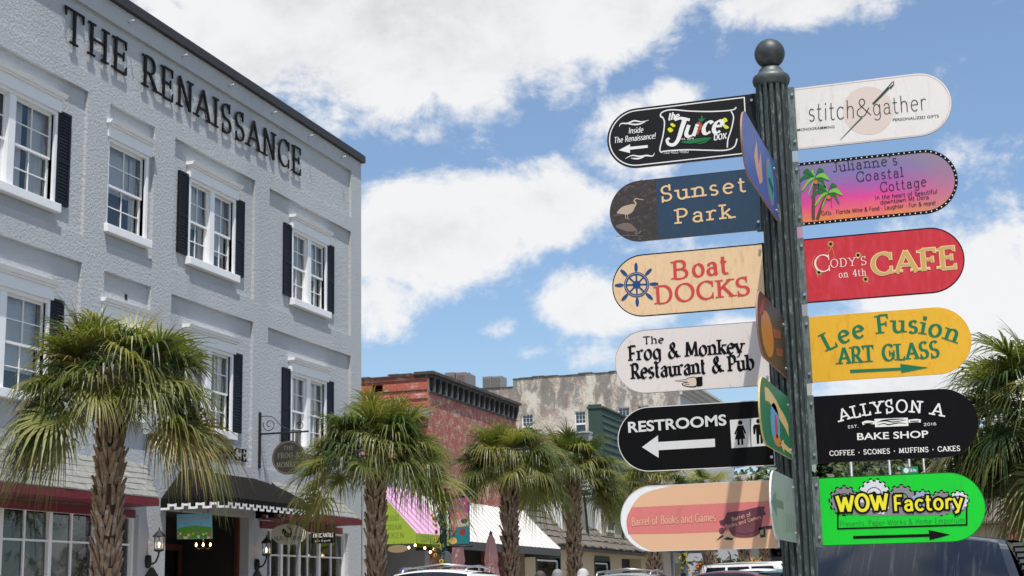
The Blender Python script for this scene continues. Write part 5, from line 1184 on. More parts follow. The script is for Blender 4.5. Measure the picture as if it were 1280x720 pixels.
FL = lambda O: plane_frame(O, (1, 0, 0), (0, 0, 1), (0, -1, 0))
b = MB()
for t, x_, z_, l_ in (('ESPRESSO', -14.42, 3.27, .60), ('ICE CREAM', -14.42, 3.06, .68), ('CHICKEN', -14.42, 2.86, .74)): lettering(b, t, FL((x_, 33.296, z_)), l_, .11, 'roman')
b.build('side_lettering', GREY_T, aw, fix=False)
b = MB(); lettering(b, 'COFFEE SHOP', FN((-13.345, 33.55, 2.76)), 1.6, .14, 'sans'); b.build('front_lettering', GREY_T, aw, fix=False)
o = thing('oval_board', 'tan leaf shaped board hanging below the lime awning', 'sign', (-13.9, 33.2, 2.45)); a1 = ony(497, 686, 33.2)
b = MB(); b.prism([(x, 33.2, z) for x, z in disc(a1.x, a1.z, .26, .09)], (0, .03, 0)); b.build('board', paint('tan board', 150, 132, 98), o)
b = MB(); b.tube([(a1.x-.1, 33.21, a1.z+.08), (a1.x-.1, 33.21, 2.75)], .006, 4); b.tube([(a1.x+.1, 33.21, a1.z+.08), (a1.x+.1, 33.21, 2.75)], .006, 4); b.build('hanger', IRON, o)
for k, (px_, py_) in enumerate(((511, 684.5), (519, 681.5), (531, 685), (538, 690), (542.5, 686.5), (556, 689))):
    v = ony(px_, py_, 33.9); o = thing('string_light', 'small warm bulb glowing under the lime awning', 'light bulb', v, group='string lights under the lime awning')
    b = MB(); b.lathe([(.0, v.z-.035), (.024, v.z-.02), (.028, v.z), (.014, v.z+.03), (.0, v.z+.032)], (v.x, v.y), 8); b.build('bulb', BULB, o); b = MB(); b.tube([(v.x, v.y, v.z+.03), (v.x, v.y, 2.80)], .006, 4); b.build('cord', IRON, o)
WHT = M('white awning', (.70, .68, .65), .55, .0, .05, 3); DGR = M('charcoal canvas', (.055, .057, .062), .8, 0, .15, 4)
lean_awning(RB, 36.02, 45.1, -13.3, 4.06, 2.85, .22, WHT, DGR, DGR, M('awning ridge', (.50, .48, .46), .55))

# ---------------------------------------------------------------- shake roofed shops with dormers
TD = thing('dormer_shops', 'cream shops under a steep brown shake roof with two white sided dormers', 'building', (W, 53.6, 0))
CRM = M('cream wall', (.50, .41, .27), .85, 0, .08, 2, .003, 60); SHAKE = M('wood shake', (.125, .108, .09), .95, 0, .35, 5, .01, 30, col2=(.22, .20, .175), thr=(.5, .7), cscale=5); GRN = M('dark green trim', (.018, .055, .035), .6)
b = MB(); wall_holes(b, Pf, 45.2, 62, .13, 3.35, [(46.4, 49.0, .6, 2.75, .15), (50.2, 51.2, .13, 2.6, .5), (53.5, 55.6, .6, 2.75, .15), (57.5, 60.8, .13, 2.85, 1.)], .15, 0); b.face([(-24, 45.2, .13), (W, 45.2, .13), (W, 45.2, 3.35), (-24, 45.2, 3.35)]); b.build('wall', CRM, TD)
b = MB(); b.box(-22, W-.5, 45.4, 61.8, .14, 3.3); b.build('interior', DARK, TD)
for a, c in ((46.4, 49.0), (53.5, 55.6)):
    b = MB(); f = .09; X = W-.08; b.box(X-.05, X+.1, a-f, a, .6, 2.75); b.box(X-.05, X+.1, c, c+f, .6, 2.75); b.box(X-.05, X+.1, a, c, 2.66, 2.75+f); b.box(X-.05, X+.1, a, c, .5, .6); w = b.build('window', GRN, TD)
    b = MB(); b.face([(X, a, .6), (X, c, .6), (X, c, 2.66), (X, a, 2.66)]); b.build('pane', GLS, w, fix=False); b = MB(); b.box(X-.03, X+.03, a+.05, c-.05, 1.55, 1.6); b.box(X-.03, X+.03, a+.05, a+.10, .6, 2.6); b.box(X-.03, X+.03, c-.1, c-.05, .6, 2.6); b.box(X-.03, X+.03, a+.05, c-.05, 2.55, 2.6); b.build('sash', TRIM, w)
b = MB(); rr = random.Random(8); n = 11; xe, ze, xt, ztp = W+.42, 3.08, W-1.75, 5.55
for i in range(n):
    t0, t1 = i/n, min(1, (i+1.2)/n); y = 45.0+rr.uniform(-.2, 0)
    while y < 62.2:
        w = rr.uniform(.25, .5); p, q = max(45., y), min(62.2, y+w-.015); y += w
        if q-p < .04: continue
        xa, za = xe+(xt-xe)*t0, ze+(ztp-ze)*t0; xb_, zb_ = xe+(xt-xe)*t1, ze+(ztp-ze)*t1; h = rr.uniform(.03, .06); d = rr.uniform(-.03, .03)
        b.prism([(xa-d*.6, p, za+d), (xa-d*.6+.02, p, za+d+h), (xb_, p, zb_+.012), (xb_, p, zb_)], (0, q-p, 0))
b.build('roof', SHAKE, TD)
b = MB(); b.prism([(xe-.04, 45.0, ze-.04), (xe-.04, 45.0, ze-.12), (-24, 45.0, ze-.12), (-24, 45.0, ztp-.03), (xt-.02, 45.0, ztp-.03)], (0, 17.2, 0)); b.build('roof_deck', M('roof deck', (.10, .085, .07), .9), TD)
DORW = M('dormer tan', (.46, .40, .30), .85, 0, .1, 3)
for ya in (49.55, 54.75):
    yb_ = ya+3.1; xf = W-.02; zb_, zt_ = 3.45, 4.85
    b = MB(); b.face([(xf, ya+.02, zb_), (xf, yb_-.02, zb_), (xf, yb_-.5, zt_+.2), (xf, ya+.3, zt_+.2)]); d = b.build('dormer', DORW, TD, fix=False)
    xr = lambda z: xe+(xt-xe)*(z-ze)/(ztp-ze)
    b = MB(); nb = 9
    for k in range(nb):   # standing boards of the cheek
        u0, u1 = k/nb, (k+.88)/nb; f_ = lambda u: (xf+(xr(zt_)-xf)*u); zlow = lambda u: zb_+(zt_-zb_)*u-.02
        b.prism([(f_(u0), ya, zlow(u0)), (f_(u1), ya, zlow(u1)), (f_(u1), ya, zt_+.1), (f_(u0), ya, zt_+.1)], (0, -.02, 0))
    b.face([(xf, ya+.004, zb_), (xr(zt_), ya+.004, zt_), (xf, ya+.004, zt_+.1)], 0); b.build('cheek', TRIM, d, fix=False)
    b = MB(); b.box(xf+.003, xf+.06, ya+.6, ya+1.7, 3.75, 4.6); fr = b.build('window', TRIM, d); b = MB(); b.face([(xf+.062, ya+.7, 3.85), (xf+.062, ya+1.6, 3.85), (xf+.062, ya+1.6, 4.5), (xf+.062, ya+.7, 4.5)]); b.build('pane', GLS, fr, fix=False)
    b = MB(); b.prism([(xf+.004, yb_-.02, zb_), (xf+.07, yb_-.02, zb_), (xf+.07, yb_+.09, zb_), (xf+.004, yb_+.09, zb_)], (0, -.45, zt_-zb_+.3)); b.prism([(xf+.25, ya-.15, zt_+.12), (xt-.2, ya-.15, zt_+.12), (xt-.2, ya-.15, zt_+.2), (xf+.25, ya-.15, zt_+.2)], (0, yb_-ya+.1, 0)); b.build('trim', GRN, d)
# green scalloped upper block and the pale clapboard box behind it
GS = thing('green_shingle_block', 'dark green fish scale shingle block rising behind the shake roof', 'building', (W-2, 56, 3.3)); GSC = M('green scale', (.030, .062, .048), .7, 0, .2, 6)
gy = 59.5; g1, g2 = ony(735, 512, gy), ony(752, 510, gy); xa, xb_ = g1.x, g2.x; zt_ = g2.z
b = MB(); b.box(xa, xb_, gy+.03, 69.5, 3.4, zt_); b.build('wall', GSC, GS)
b = MB(); rows_ = 14; stepz = (zt_-5.0)/rows_
for i in range(rows_):
    z_ = zt_-stepz*(i+1)
    for k in range(5):
        w = (xb_-xa)/4; c = xa+w*(k+.5*(i % 2)); q = [(max(xa, min(xb_, c+w*.5*math.cos(R(a)))), gy+.026-.0015*(rows_-i) , z_+stepz*.5+stepz*.55*math.sin(R(a))) for a in range(180, 361, 20)]
        if q[-1][0]-q[0][0] > .05: b.face(q+[(q[-1][0], gy+.026-.0015*(rows_-i), z_+stepz*1.6), (q[0][0], gy+.026-.0015*(rows_-i), z_+stepz*1.6)])
    b.prism([(xb_+.002, gy+.03, z_), (xb_+.05, gy+.03, z_), (xb_+.002, gy+.03, z_+stepz*.95)], (0, 9.8, 0))
b.box(xa-.05, xb_+.08, gy-.03, 69.55, zt_+.002, zt_+.08); b.build('scales', GSC, GS, fix=False)
CB = thing('clapboard_box', 'pale grey clapboard upper storey next to the green scale block', 'building', (W-4, 55, 3.3)); c1, c2 = ony(655, 545, 54.0), ony(736, 541, 54.0); CLB = M('clapboard', (.36, .36, .37), .8, 0, .1, 3)
b = MB(); b.box(c1.x-1, c2.x, 54.06, 54.5, 3.4, c2.z); b.build('wall', CLB, CB)
b = MB()
for k in range(16): z_ = c2.z-.15*(k+1); b.prism([(c1.x-1, 54.055, z_), (c1.x-1, 54.0, z_), (c1.x-1, 54.05, z_+.146)], (c2.x-c1.x+1, 0, 0))
b.box(c1.x-1.05, c2.x+.02, 53.94, 54.5, c2.z+.003, c2.z+.07); b.build('boards', CLB, CB)

# ---------------------------------------------------------------- weathered brick block at the end of the row
WB = thing('weathered_building', 'tall weathered brick building with peeling whitewash and small sash windows', 'building', (W-4, 70, 0))
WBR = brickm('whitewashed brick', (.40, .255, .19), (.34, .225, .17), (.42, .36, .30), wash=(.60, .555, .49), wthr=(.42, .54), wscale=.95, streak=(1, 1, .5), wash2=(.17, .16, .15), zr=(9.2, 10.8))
yy = 70.0; zt_ = 12.02; x0 = ony(641, 470, yy).x
wn_ = [(ony(652, 518, yy), ony(667, 544, yy)), (ony(718, 514, yy), ony(733, 541, yy)), (ony(772, 509, yy), ony(788, 536, yy)), (ony(796, 507, yy), ony(812, 534, yy))]
b = MB(); Pw = lambda u, v, d: (u, yy+d, v)
wall_holes(b, Pw, x0, W, .13, zt_, [(a.x, c.x, c.z, a.z) for a, c in wn_], .18); b.face([(x0, yy, 0), (x0, yy+14, 0), (x0, yy+14, zt_), (x0, yy, zt_)]); b.face([(x0, yy, zt_-.4), (W, yy, zt_-.4), (W, yy+14, zt_-.4), (x0, yy+14, zt_-.4)])
wall_holes(b, Pw, x0-8, x0-.003, .13, 11.62, [], .1); b.face([(x0-8, yy, 11.4), (x0, yy, 11.4), (x0, yy+14, 11.4), (x0-8, yy+14, 11.4)])
b.build('wall', WBR, WB)
b = MB(); rr = random.Random(2); x = x0-8
while x < W-.1:
    x2 = min(W-.1, x+rr.uniform(.3, 1.1)); z_ = (11.62 if x < x0-.3 else zt_)+.003
    b.box(x, x2-.01, yy-.03, yy+.3, z_, z_+rr.uniform(.03, .09)); x = x2
b.build('coping', COPING, WB)
for a, c in wn_:
    b = MB(); f = .05; X0, X1, Z0, Z1 = a.x, c.x, c.z, a.z; ZM = Z0+(Z1-Z0)*.42
    b.box(X0, X0+f, yy+.06, yy+.14, Z0, Z1); b.box(X1-f, X1, yy+.06, yy+.14, Z0, Z1); b.box(X0+f, X1-f, yy+.06, yy+.14, Z1-f, Z1); b.box(X0+f, X1-f, yy+.06, yy+.14, Z0, Z0+f); b.box(X0+f, X1-f, yy+.05, yy+.14, ZM-.04, ZM+.04); b.box(X0-.06, X1+.06, yy-.06, yy-.003, Z0-.08, Z0)
    for i in (1, 2): q = X0+f+(X1-X0-2*f)*i/3; b.box(q-.007, q+.007, yy+.08, yy+.12, ZM+.04, Z1-f)
    for i in (1, 2): q = ZM+(Z1-ZM)*i/3; b.box(X0+f, X1-f, yy+.082, yy+.122, q-.007, q+.007)
    w = b.build('window', TRIM, WB); b = MB(); b.face([(X0+f, yy+.11, Z0+f), (X1-f, yy+.11, Z0+f), (X1-f, yy+.11, Z1-f), (X0+f, yy+.11, Z1-f)]); b.build('pane', GLS, w, fix=False)
    b = MB(); b.face([(X0, yy+.17, Z0), (X1, yy+.17, Z0), (X1, yy+.17, Z1), (X0, yy+.17, Z1)]); b.build('blind', M('window dark blue', (.09, .12, .14), .6), w, fix=False)
b = MB(); b.box(W-.3, W-.002, yy+.003, yy+13.9, .13, zt_-1.0); b.build('street_wall', M('pale grey paint', (.50, .51, .53), .8, 0, .06, 2), WB)
b = MB(); z_ = 10.75
for k, (dz, ox) in enumerate(((0, .12), (.14, .25), (.30, .42), (.50, .55))): b.box(W, W+ox, yy+.0+.02*k, yy+13.8, z_+dz, z_+dz+(.14, .16, .20, .12)[k]-.003)
b.build('cornice', M('pale cornice', (.52, .50, .45), .75, 0, .12, 3), WB)
a1, a2 = ony(603, 471, 72), ony(628, 488, 72); cooler('grey brown air conditioner box on the roof beside the weathered brick wall', a1.x, a2.x, 72, 11.62, a1.z)
# pale shops further on
PB = thing('pale_shops', 'row of pale low shops beyond the shake roof, behind the peach barrel sign', 'building', (W, 66, 0))
b = MB(); wall_holes(b, Pf, 62.05, 69.9, .13, 5.2, [(62.6, 65.0, .13, 2.8, .8), (67.2, 69.2, .13, 2.8, .8)], .8); b.face([(-24, 62.05, 5.2), (W, 62.05, 5.2), (W, 69.9, 5.2), (-24, 69.9, 5.2)]); b.build('wall', M('cream paint', (.60, .56, .50), .8, 0, .06, 2), PB)
b = MB(); b.box(W+.004, W+1.5, 62.1, 69.8, 3.25, 3.45); b.build('canopy', DGR, PB); b = MB(); b.box(W-2, W-.9, 62.4, 69.6, .14, 3.2); b.build('interior', DARK, PB)
FB = thing('far_shops', 'far pale shop row at the end of the street', 'building', (W, 105, 0))
b = MB(); b.box(-30, W-.01, 92, 140, .13, 8.5); b.build('wall', M('far wall', (.48, .44, .40), .85, 0, .12, .5), FB)
for k in range(6):
    b = MB(); b.box(W-.008, W+.06, 94+k*7, 97+k*7, 5.2, 7.0); b.build('window', TRIM, FB)
b = MB(); b.box(W-.008, W+1.4, 92.5, 139, 3.2, 3.5); b.build('canopy', DGR, FB)
# ---------------------------------------------------------------- street furniture
PGRN = M('post green', (.018, .050, .046), .5, .2, .25, 6, col2=(.03, .08, .075), thr=(.5, .7))
SUNF, SUNC, VINE = M('sunflower petal', (.60, .37, .02), .7, 0, .2, 20), M('sunflower heart', (.06, .035, .015), .9), M('vine leaf', (.06, .12, .03), .7, 0, .3, 15)
def banner_art(o, x0, x1, z0, z1, Y):
    F_ = lambda u, v, e=1: Vector((x0+(x1-x0)*u, Y-.0012*e, z0+(z1-z0)*v))
    def pl(pts, col, nm, e): b = MB(); b.face([F_(u, v, e) for u, v in pts]); b.build(nm, paint('art %d %d %d' % col, *col, var=.15), o, fix=False)
    pl([(.04,.62),(.96,.62),(.96,.97),(.04,.97)], (160, 70, 130), 'painted_sky', 1); pl([(.04,.52),(.96,.56),(.96,.66),(.5,.70),(.04,.64)], (206, 120, 140), 'painted_cloud', 2)
    pl([(.04,.36),(.96,.4),(.96,.56),(.04,.52)], (196, 176, 150), 'painted_shore', 1); pl([(.04,.03),(.96,.03),(.96,.40),(.04,.36)], (40, 120, 128), 'painted_water', 1)
    pl([(.08,.22),(.22,.5),(.30,.48),(.36,.22)], (196, 110, 110), 'painted_dress', 3); pl(disc(.26, .55, .09, .05), (190, 140, 110), 'painted_head', 3); pl(disc(.68, .28, .14, .07), (150, 50, 70), 'painted_boat', 3); pl(disc(.2, .1, .2, .07), (206, 170, 100), 'painted_sand', 3); pl(disc(.75, .5, .16, .05), (60, 60, 80), 'painted_dock', 3)
    for cx, cy in ((.30,.88),(.76,.86)): pl([(cx+(.10 if k % 2 == 0 else .04)*math.cos(R(36*k+90)), cy+(.05 if k % 2 == 0 else .02)*math.sin(R(36*k+90))) for k in range(10)], (222, 176, 110), 'painted_star', 3)
def street_post(label, x, y, ztop, banner=True):
    o = thing('banner_post', label, 'street post', (x, y, .13), group='green posts with sunflower garlands')
    b = MB(); b.lathe([(.0, .13), (.16, .13), (.16, .3), (.10, .42), (.075, .5), (.07, ztop-.05), (.085, ztop-.04), (.085, ztop), (.0, ztop+.02)], (x, y), 14); b.build('pole', PGRN, o)
    b = MB(); b.tube([(x, y, ztop-.14), (x+.62, y, ztop-.14)], .018, 6); b.tube([(x, y, ztop-1.14), (x+.62, y, ztop-1.14)], .018, 6); b.build('arm', IRON, o)
    if banner:
        x0, x1, z0, z1 = x+.12, x+.56, ztop-1.12, ztop-.16
        b = MB(); b.box(x0, x1, y-.004, y+.012, z0, z1); bn = b.build('banner', paint('banner border', 60, 60, 76), o); banner_art(bn, x0, x1, z0, z1, y-.005)
    b = MB(); b.box(x-.055, x+.17, y-.11, y-.085, ztop-2.06, ztop-1.62); b.build('teal_plate', paint('teal plate', 52, 130, 124, var=.25, scale=14), o)
    b = MB(); q = disc(x+.08, ztop-1.37, .12, .15); b.prism([(u, y-.115, v) for u, v in q], (0, .03, 0)); b.build('grey_emblem', paint('emblem grey', 92, 98, 104, var=.3, scale=20), o)
    g = thing('sunflower_garland', 'sunflower garland wound round the ' + ('banner post' if banner else 'farther green post'), 'garland', (x, y, ztop-1.6), group='sunflower garlands')
    path = [(x+.11*math.cos(t*1.35), y-.04+.10*math.sin(t*1.35), ztop-.25-t*.12) for t in range(13)]
    b = MB(); leafy(b, path, 240, .05, .055, [0], 5); b.build('leaves', VINE, g, fix=False)
    pb, hb = MB(), MB(); rr = random.Random(int(y))
    for k in range(13):
        p = Vector(path[k]); p = Vector((x+rr.uniform(-.20, .22), y-.15, p.z+rr.uniform(-.04, .04))); r_ = rr.uniform(.04, .062); a0 = rr.random(); dirv_ = Vector((rr.uniform(-.4, .4), -1, rr.uniform(-.1, .4))).normalized(); u_ = dirv_.orthogonal().normalized(); v_ = dirv_.cross(u_)
        for j in range(12):
            a = a0+j*math.pi/6; d = u_*math.cos(a)+v_*math.sin(a); s_ = u_*-math.sin(a)+v_*math.cos(a); pb.face([p, p+d*r_*.6+s_*r_*.2, p+d*r_, p+d*r_*.6-s_*r_*.2])
        hb.face([p+dirv_*.008+(u_*math.cos(j*math.pi/4)+v_*math.sin(j*math.pi/4))*r_*.4 for j in range(8)])
    pb.build('petals', SUNF, g, fix=False); hb.build('hearts', SUNC, g, fix=False)
v = onx(553.5, 612, -10.8); street_post('dark green post with a painted seaside banner', v.x, v.y, v.z)
v = onx(852, 640, -10.6); street_post('dark green post without a banner seen below the peach barrel sign', v.x, v.y, 3.6, False)
PKU = M('pink umbrella canvas', (.66, .35, .32), .85, 0, .08, 4, .003, 80)
def umbrella(px, ptop, Y, lab):
    v = ony(px, ptop, Y); x = v.x; zt_ = v.z
    o = thing('closed_umbrella', lab, 'umbrella', (x, Y, .13), group='closed pink umbrellas')
    b = MB(); b.tube([(x, Y, .16), (x, Y, zt_+.04)], .022, 8); b.lathe([(.0, .13), (.25, .13), (.25, .18), (.05, .22), (.0, .22)], (x, Y), 18); b.build('pole', DGR, o)
    b = MB(); rows = []; n = 48
    for t, r_ in ((0, .03), (.06, .075), (.16, .11), (.30, .14), (.335, .115), (.37, .135), (.55, .19), (.75, .235), (.93, .28), (1, .285)):
        z_ = zt_-t*(zt_-.85); rows.append([(x+r_*(1+.20*math.cos(8*a))*math.cos(a), Y+r_*(1+.20*math.cos(8*a))*math.sin(a), z_+(.05*math.cos(8*a) if t == 1 else 0)) for a in [2*math.pi*k/n for k in range(n)]])
    b.grid(rows, 0, True, True); b.face(rows[0]); b.build('canopy', PKU, o, fix=False)
    b = MB(); z_ = zt_-.34*(zt_-.85); b.lathe([(.12, z_-.03), (.145, z_-.02), (.145, z_+.02), (.12, z_+.03)], (x, Y), 24); b.build('tie', PKU, o)
    b = MB(); b.lathe([(.0, zt_+.08), (.03, zt_+.05), (.035, zt_-.01), (.0, zt_-.02)], (x, Y), 12); b.build('cap', DGR, o)
umbrella(572, 668, 31.2, 'closed pink umbrella just under the seaside banner'); umbrella(613.5, 668, 31.4, 'closed pink umbrella beside the palm in front of the white awning')
def lamp_post(label, px, ptop, Y, h, grey=True):
    v = ony(px, ptop, Y); x = v.x
    o = thing('lamp_post', label, 'lamp post', (x, Y, 0), group='thin lamp posts along the far street')
    b = MB(); b.lathe([(.0, .0), (.11, .0), (.10, .25), (.05, .3), (.042, h), (.0, h)], (x, Y), 10); b.build('pole', M('galvanised', (.22, .225, .23), .5, .5, .1, 5), o)
    b = MB(); b.lathe([(.0, h-.02), (.10, h), (.13, h+.12), (.09, h+.3), (.0, h+.36)], (x, Y), 12); b.build('lamp_head', M('lamp globe', (.5, .5, .48), .3), o)
for k, (px_, Y, h) in enumerate(((1064, 44, 6.2), (1112, 50, 6.8), (1137, 54, 7.2), (1155, 60, 7.8), (1182, 66, 8.6), (1192, 74, 9.4))):
    lamp_post(('thin grey post seen under the black rolling pin sign, close to the sign post', 'thin grey post just before the small green street sign, under the rolling pin', 'thin grey post carrying a small green street sign', 'thin grey post just past the small green street sign', 'thin grey post by the oaks, one of a close pair, the shorter', 'thin grey post by the oaks, one of a close pair, the taller')[k], px_, 585, Y, h)
lamp_post('plain short grey post under the peach barrel sign', 840, 700, 46, 3.2)
a, c = ony(1127, 584, 53.9), ony(1148, 592, 53.9)
o = thing('street_sign', 'small green street sign with a white disc high on a thin post', 'sign', ((a.x+c.x)/2, 53.9, (a.z+c.z)/2)); b = MB(); b.box(a.x, c.x, 53.86, 53.9, c.z, a.z); b.build('board', paint('street sign green', 40, 130, 100), o)
b = MB(); b.face([(x, 53.855, z) for x, z in disc(a.x+.15, (a.z+c.z)/2, .09)]); b.build('disc', WHITE_INK, o, fix=False); b = MB(); lettering(b, '5th Ave', FL((a.x+.27, 53.853, c.z+.07)), c.x-a.x-.33, .11, 'sans'); b.build('lettering', WHITE_INK, o, fix=False)
# planters with flowers far down the pavement
o = thing('flower_bed', 'bed of yellow and orange flowers under the peach barrel sign', 'flower bed', (-10.9, 58.5, .13)); v = ony(910, 702, 56)
b = MB(); b.box(v.x-1.3, v.x+1.3, 55.6, 56.6, .13, v.z-.35); b.build('planter', CONC, o); b = MB(); leafy(b, [(v.x-1.2, 56.1, v.z-.2), (v.x+1.2, 56.1, v.z-.2)], 700, .16, .12, [0, 0, 1, 2], 12); b.build('flowers', [VINE, SUNF, M('orange bloom', (.55, .16, .05), .7)], o, fix=False)

# ---------------------------------------------------------------- cars (nose towards -y before turning)
TYRE = M('tyre', (.02, .02, .02), .85, 0, .2, 10); RIM = M('wheel rim', (.45, .45, .46), .35, .9); BLKP = M('black plastic', (.018, .018, .019), .6); LAMPG = M('headlight glass', (.6, .62, .64), .15); REDL = M('tail light', (.35, .01, .01), .25); PLATE = M('number plate', (.6, .6, .58), .5)
CGL = M('car glass', (.005, .008, .016), .16, 0, .1, 2, spec=.28)
def paintm(nm, col, metal=.25): return M(nm, col, .33, metal, .03, 4, coat=.9)
def car(label, loc, rz, body, L=4.6, Wd=1.84, H=1.72, belt=1.02, nose=1.25, ws=.72, tail=.25, rails=True, cabtop=.60, glassm=None, group='cars on the street'):
    o = thing('car', label, 'car', (0, 0, 0), 0, group); hw = Wd/2; y0, y1 = -L/2, L/2
    # lower body: cross sections along the length
    b = MB(); rows = []
    st = [(0, .78, .42, .70), (.03, .90, .30, .80), (.10, .97, .24, .90), (.22, 1., .22, belt-.06), (.30, 1., .22, belt-.01), (.5, 1., .22, belt), (.8, 1., .22, belt), (.93, .98, .26, belt-.01), (.98, .94, .34, belt-.05), (1, .88, .44, belt-.12)]
    for t, wf, zb, zt_ in st:
        w = hw*wf; y = y0+L*t; rows.append([(-w*.9, y, zb), (-w, y, zb+.15), (-w*1.0, y, (zb+zt_)/2), (-w*.985, y, zt_-.10), (-w*.93, y, zt_-.02), (-w*.80, y, zt_+.015), (0, y, zt_+.035), (w*.80, y, zt_+.015), (w*.93, y, zt_-.02), (w*.985, y, zt_-.10), (w, y, (zb+zt_)/2), (w, y, zb+.15), (w*.9, y, zb)])
    b.grid(rows, 0, True); b.face(rows[0]); b.face(rows[-1]); b.face([r[0] for r in rows]+[r[-1] for r in rows][::-1])
    # cabin: windscreen, roof, rear and sides, all slightly curved
    yb0, yt0 = y0+nose, y0+nose+ws; yb1, yt1 = y1-.10, y1-.10-tail; wb, wt = hw*.90, hw*cabtop*1.12; bul0, bul1, crown = .16, .12, .06; zb = belt-.01
    def scr(u, v, back=False):
        yb, yt, s = (yb1, yt1, 1) if back else (yb0, yt0, -1); k = 1-u*u
        w = wb+(wt-wb)*v; y = yb+(yt-yb)*v+s*(bul0+(bul1-bul0)*v)*k*(.35 if back else 1); z = zb+(H-crown-zb)*(v+.07*math.sin(math.pi*v))+crown*k*v
        return Vector((w*u, y, z))
    def roof(u, t): a, c = scr(u, 1), scr(u, 1, True); p = a.lerp(c, t); p.z += .035*math.sin(math.pi*t); return p
    def sidep(s, t, v): a, c = scr(s, v), scr(s, v, True); p = a.lerp(c, t); p.x += s*.03*math.sin(math.pi*v); return p
    U = [-1+2*i/12 for i in range(13)]; V = [i/6 for i in range(7)]
    b.grid([[scr(u, v) for u in U] for v in V]); b.grid([[scr(u, v, True) for u in U] for v in V]); b.grid([[roof(u, t) for u in U] for t in V])
    for s in (-1, 1): b.grid([[sidep(s, t/10, v) for t in range(11)] for v in V])
    bo = b.build('body', body, o)
    def pane(fn, u0, u1, v0, v1, nrm, nm):
        q = MB(); n = 10; rws = [[fn(u0+(u1-u0)*i/n, v0+(v1-v0)*j/6)+Vector(nrm)*.006 for i in range(n+1)] for j in range(7)]
        q.grid(rws); return q.build(nm, glassm or CGL, o, fix=False)
    pane(lambda u, v: scr(u, v), -.925, .925, .03, .95, (0, -.8, .6), 'windscreen'); pane(lambda u, v: scr(u, v, True), -.86, .86, .12, .92, (0, .9, .4), 'rear_window')
    for s in (-1, 1):
        for t0, t1 in ((.09, .36), (.39, .66), (.69, .93)): pane(lambda t, v: sidep(s, t, v), t0, t1, .12, .9, (s, 0, .2), 'side_window')
        q = MB(); c = Vector((s*(hw+.09), yb0+.32, belt+.08)); q.obox(c, (.10, 0, 0), (0, .05, 0), (0, 0, .065)); bevel(q.build('mirror', body, o), .03, 3)
        for yy in (y0+L*.19, y1-L*.19):
            wx = s*(hw-.10); q = MB(); rr_ = .34
            prof = [(.20, -.11), (rr_-.03, -.115), (rr_, -.08), (rr_, .08), (rr_-.03, .115), (.20, .11)]
            q.grid([[(wx+d, yy+r_*math.cos(a), rr_+r_*math.sin(a)) for a in [2*math.pi*k/24 for k in range(24)]] for r_, d in prof], 0, True, True); tyre = q.build('wheel', TYRE, o)
            q = MB(); q.face([(wx+s*.10, yy+.20*math.cos(R(15*k)), rr_+.20*math.sin(R(15*k))) for k in range(24)])
            for k in range(5): a = R(72*k); q.obox((wx+s*.108, yy+.10*math.cos(a), rr_+.10*math.sin(a)), (.008, 0, 0), (0, .10*math.cos(a), .10*math.sin(a)), (0, -.025*math.sin(a), .025*math.cos(a)))
            q.build('rim', RIM, tyre)
        q = MB(); q.obox((s*hw*.70, y0+.055, .70), (.19, 0, 0), (0, .05, 0), (0, 0, .065)); bevel(q.build('headlight', LAMPG, o), .02, 2)
        q = MB(); q.obox((s*hw*.78, y1-.02, belt-.25), (.10, 0, 0), (0, .045, 0), (0, 0, .13)); bevel(q.build('tail_light', REDL, o), .02, 2)
        if rails:
            q = MB(); p = [roof(s*.84, t) for t in (.06, .12, .5, .86, .94)]; zz = (0, .07, .085, .07, 0); q.tube([v_+Vector((0, 0, h_)) for v_, h_ in zip(p, zz)], .018, 6); v_ = roof(s*.84, .5); q.obox(v_+Vector((0, 0, .04)), (.012, 0, 0), (0, .03, 0), (0, 0, .045)); q.build('roof_rail', RIM, o)
    q = MB(); q.box(-hw*.55, hw*.55, y0-.012, y0+.05, .56, .70); q.box(-hw*.8, hw*.8, y0+.01, y0+.10, .33, .45); q.build('grille', BLKP, o)
    q = MB(); q.box(-.16, .16, y1-.02, y1+.012, .55, .66); q.build('number_plate', PLATE, o)
    if rails:
        for t in (.3, .72): q = MB(); q.tube([roof(-.84, t)+Vector((0, 0, .075)), roof(0, t)+Vector((0, 0, .082)), roof(.84, t)+Vector((0, 0, .075))], .014, 6); q.build('cross_bar', RIM, o)
    o.location = loc; o.rotation_euler.z = rz
    return o
WHC, SIL, REDC, BLK, TEAL_, TANC = paintm('car white', (.72, .72, .70), 0), paintm('car silver', (.42, .43, .44), .6), paintm('car dark red', (.12, .012, .016), .3), paintm('car black', (.010, .012, .018), .3), paintm('car teal', (.05, .16, .17), .3), paintm('car tan', (.36, .27, .20), .3)
def at_x(px, Y): return ony(px, 715, Y).x
DSUV = car('large black car facing the camera behind the bright green sign', (-.70, 11.55, 0), R(-4), BLK, 4.9, 2.0, 1.77, 1.12, 1.05, .85, .3, False, .62)
car('white car with roof rails below the lime awning', (at_x(548, 23.2), 23.2, 0), R(8), WHC, 4.7, 1.86, 1.86, 1.1, 1.15, .75)
car('silver car with roof rails beside the dormer shops', (at_x(772, 28), 28.6, 0), R(5), SIL, 4.6, 1.84, 1.80, 1.06, 1.15, .75)
car('dark red car under the peach barrel sign', (at_x(890, 27.5), 29.0, 0), R(2), REDC, 4.6, 1.84, 1.80, 1.05, 1.15, .75, rails=False)
car('white car beside the dark red one, under the peach barrel sign', (at_x(937, 34), 35.0, 0), R(0), WHC, 4.6, 1.84, 1.92, 1.05, 1.15, .75, rails=False)
car('teal car close beside the sign post', (at_x(968, 33), 33.5, 0), R(-3), TEAL_, 4.5, 1.82, 1.85, 1.05, 1.15, .75, rails=False)
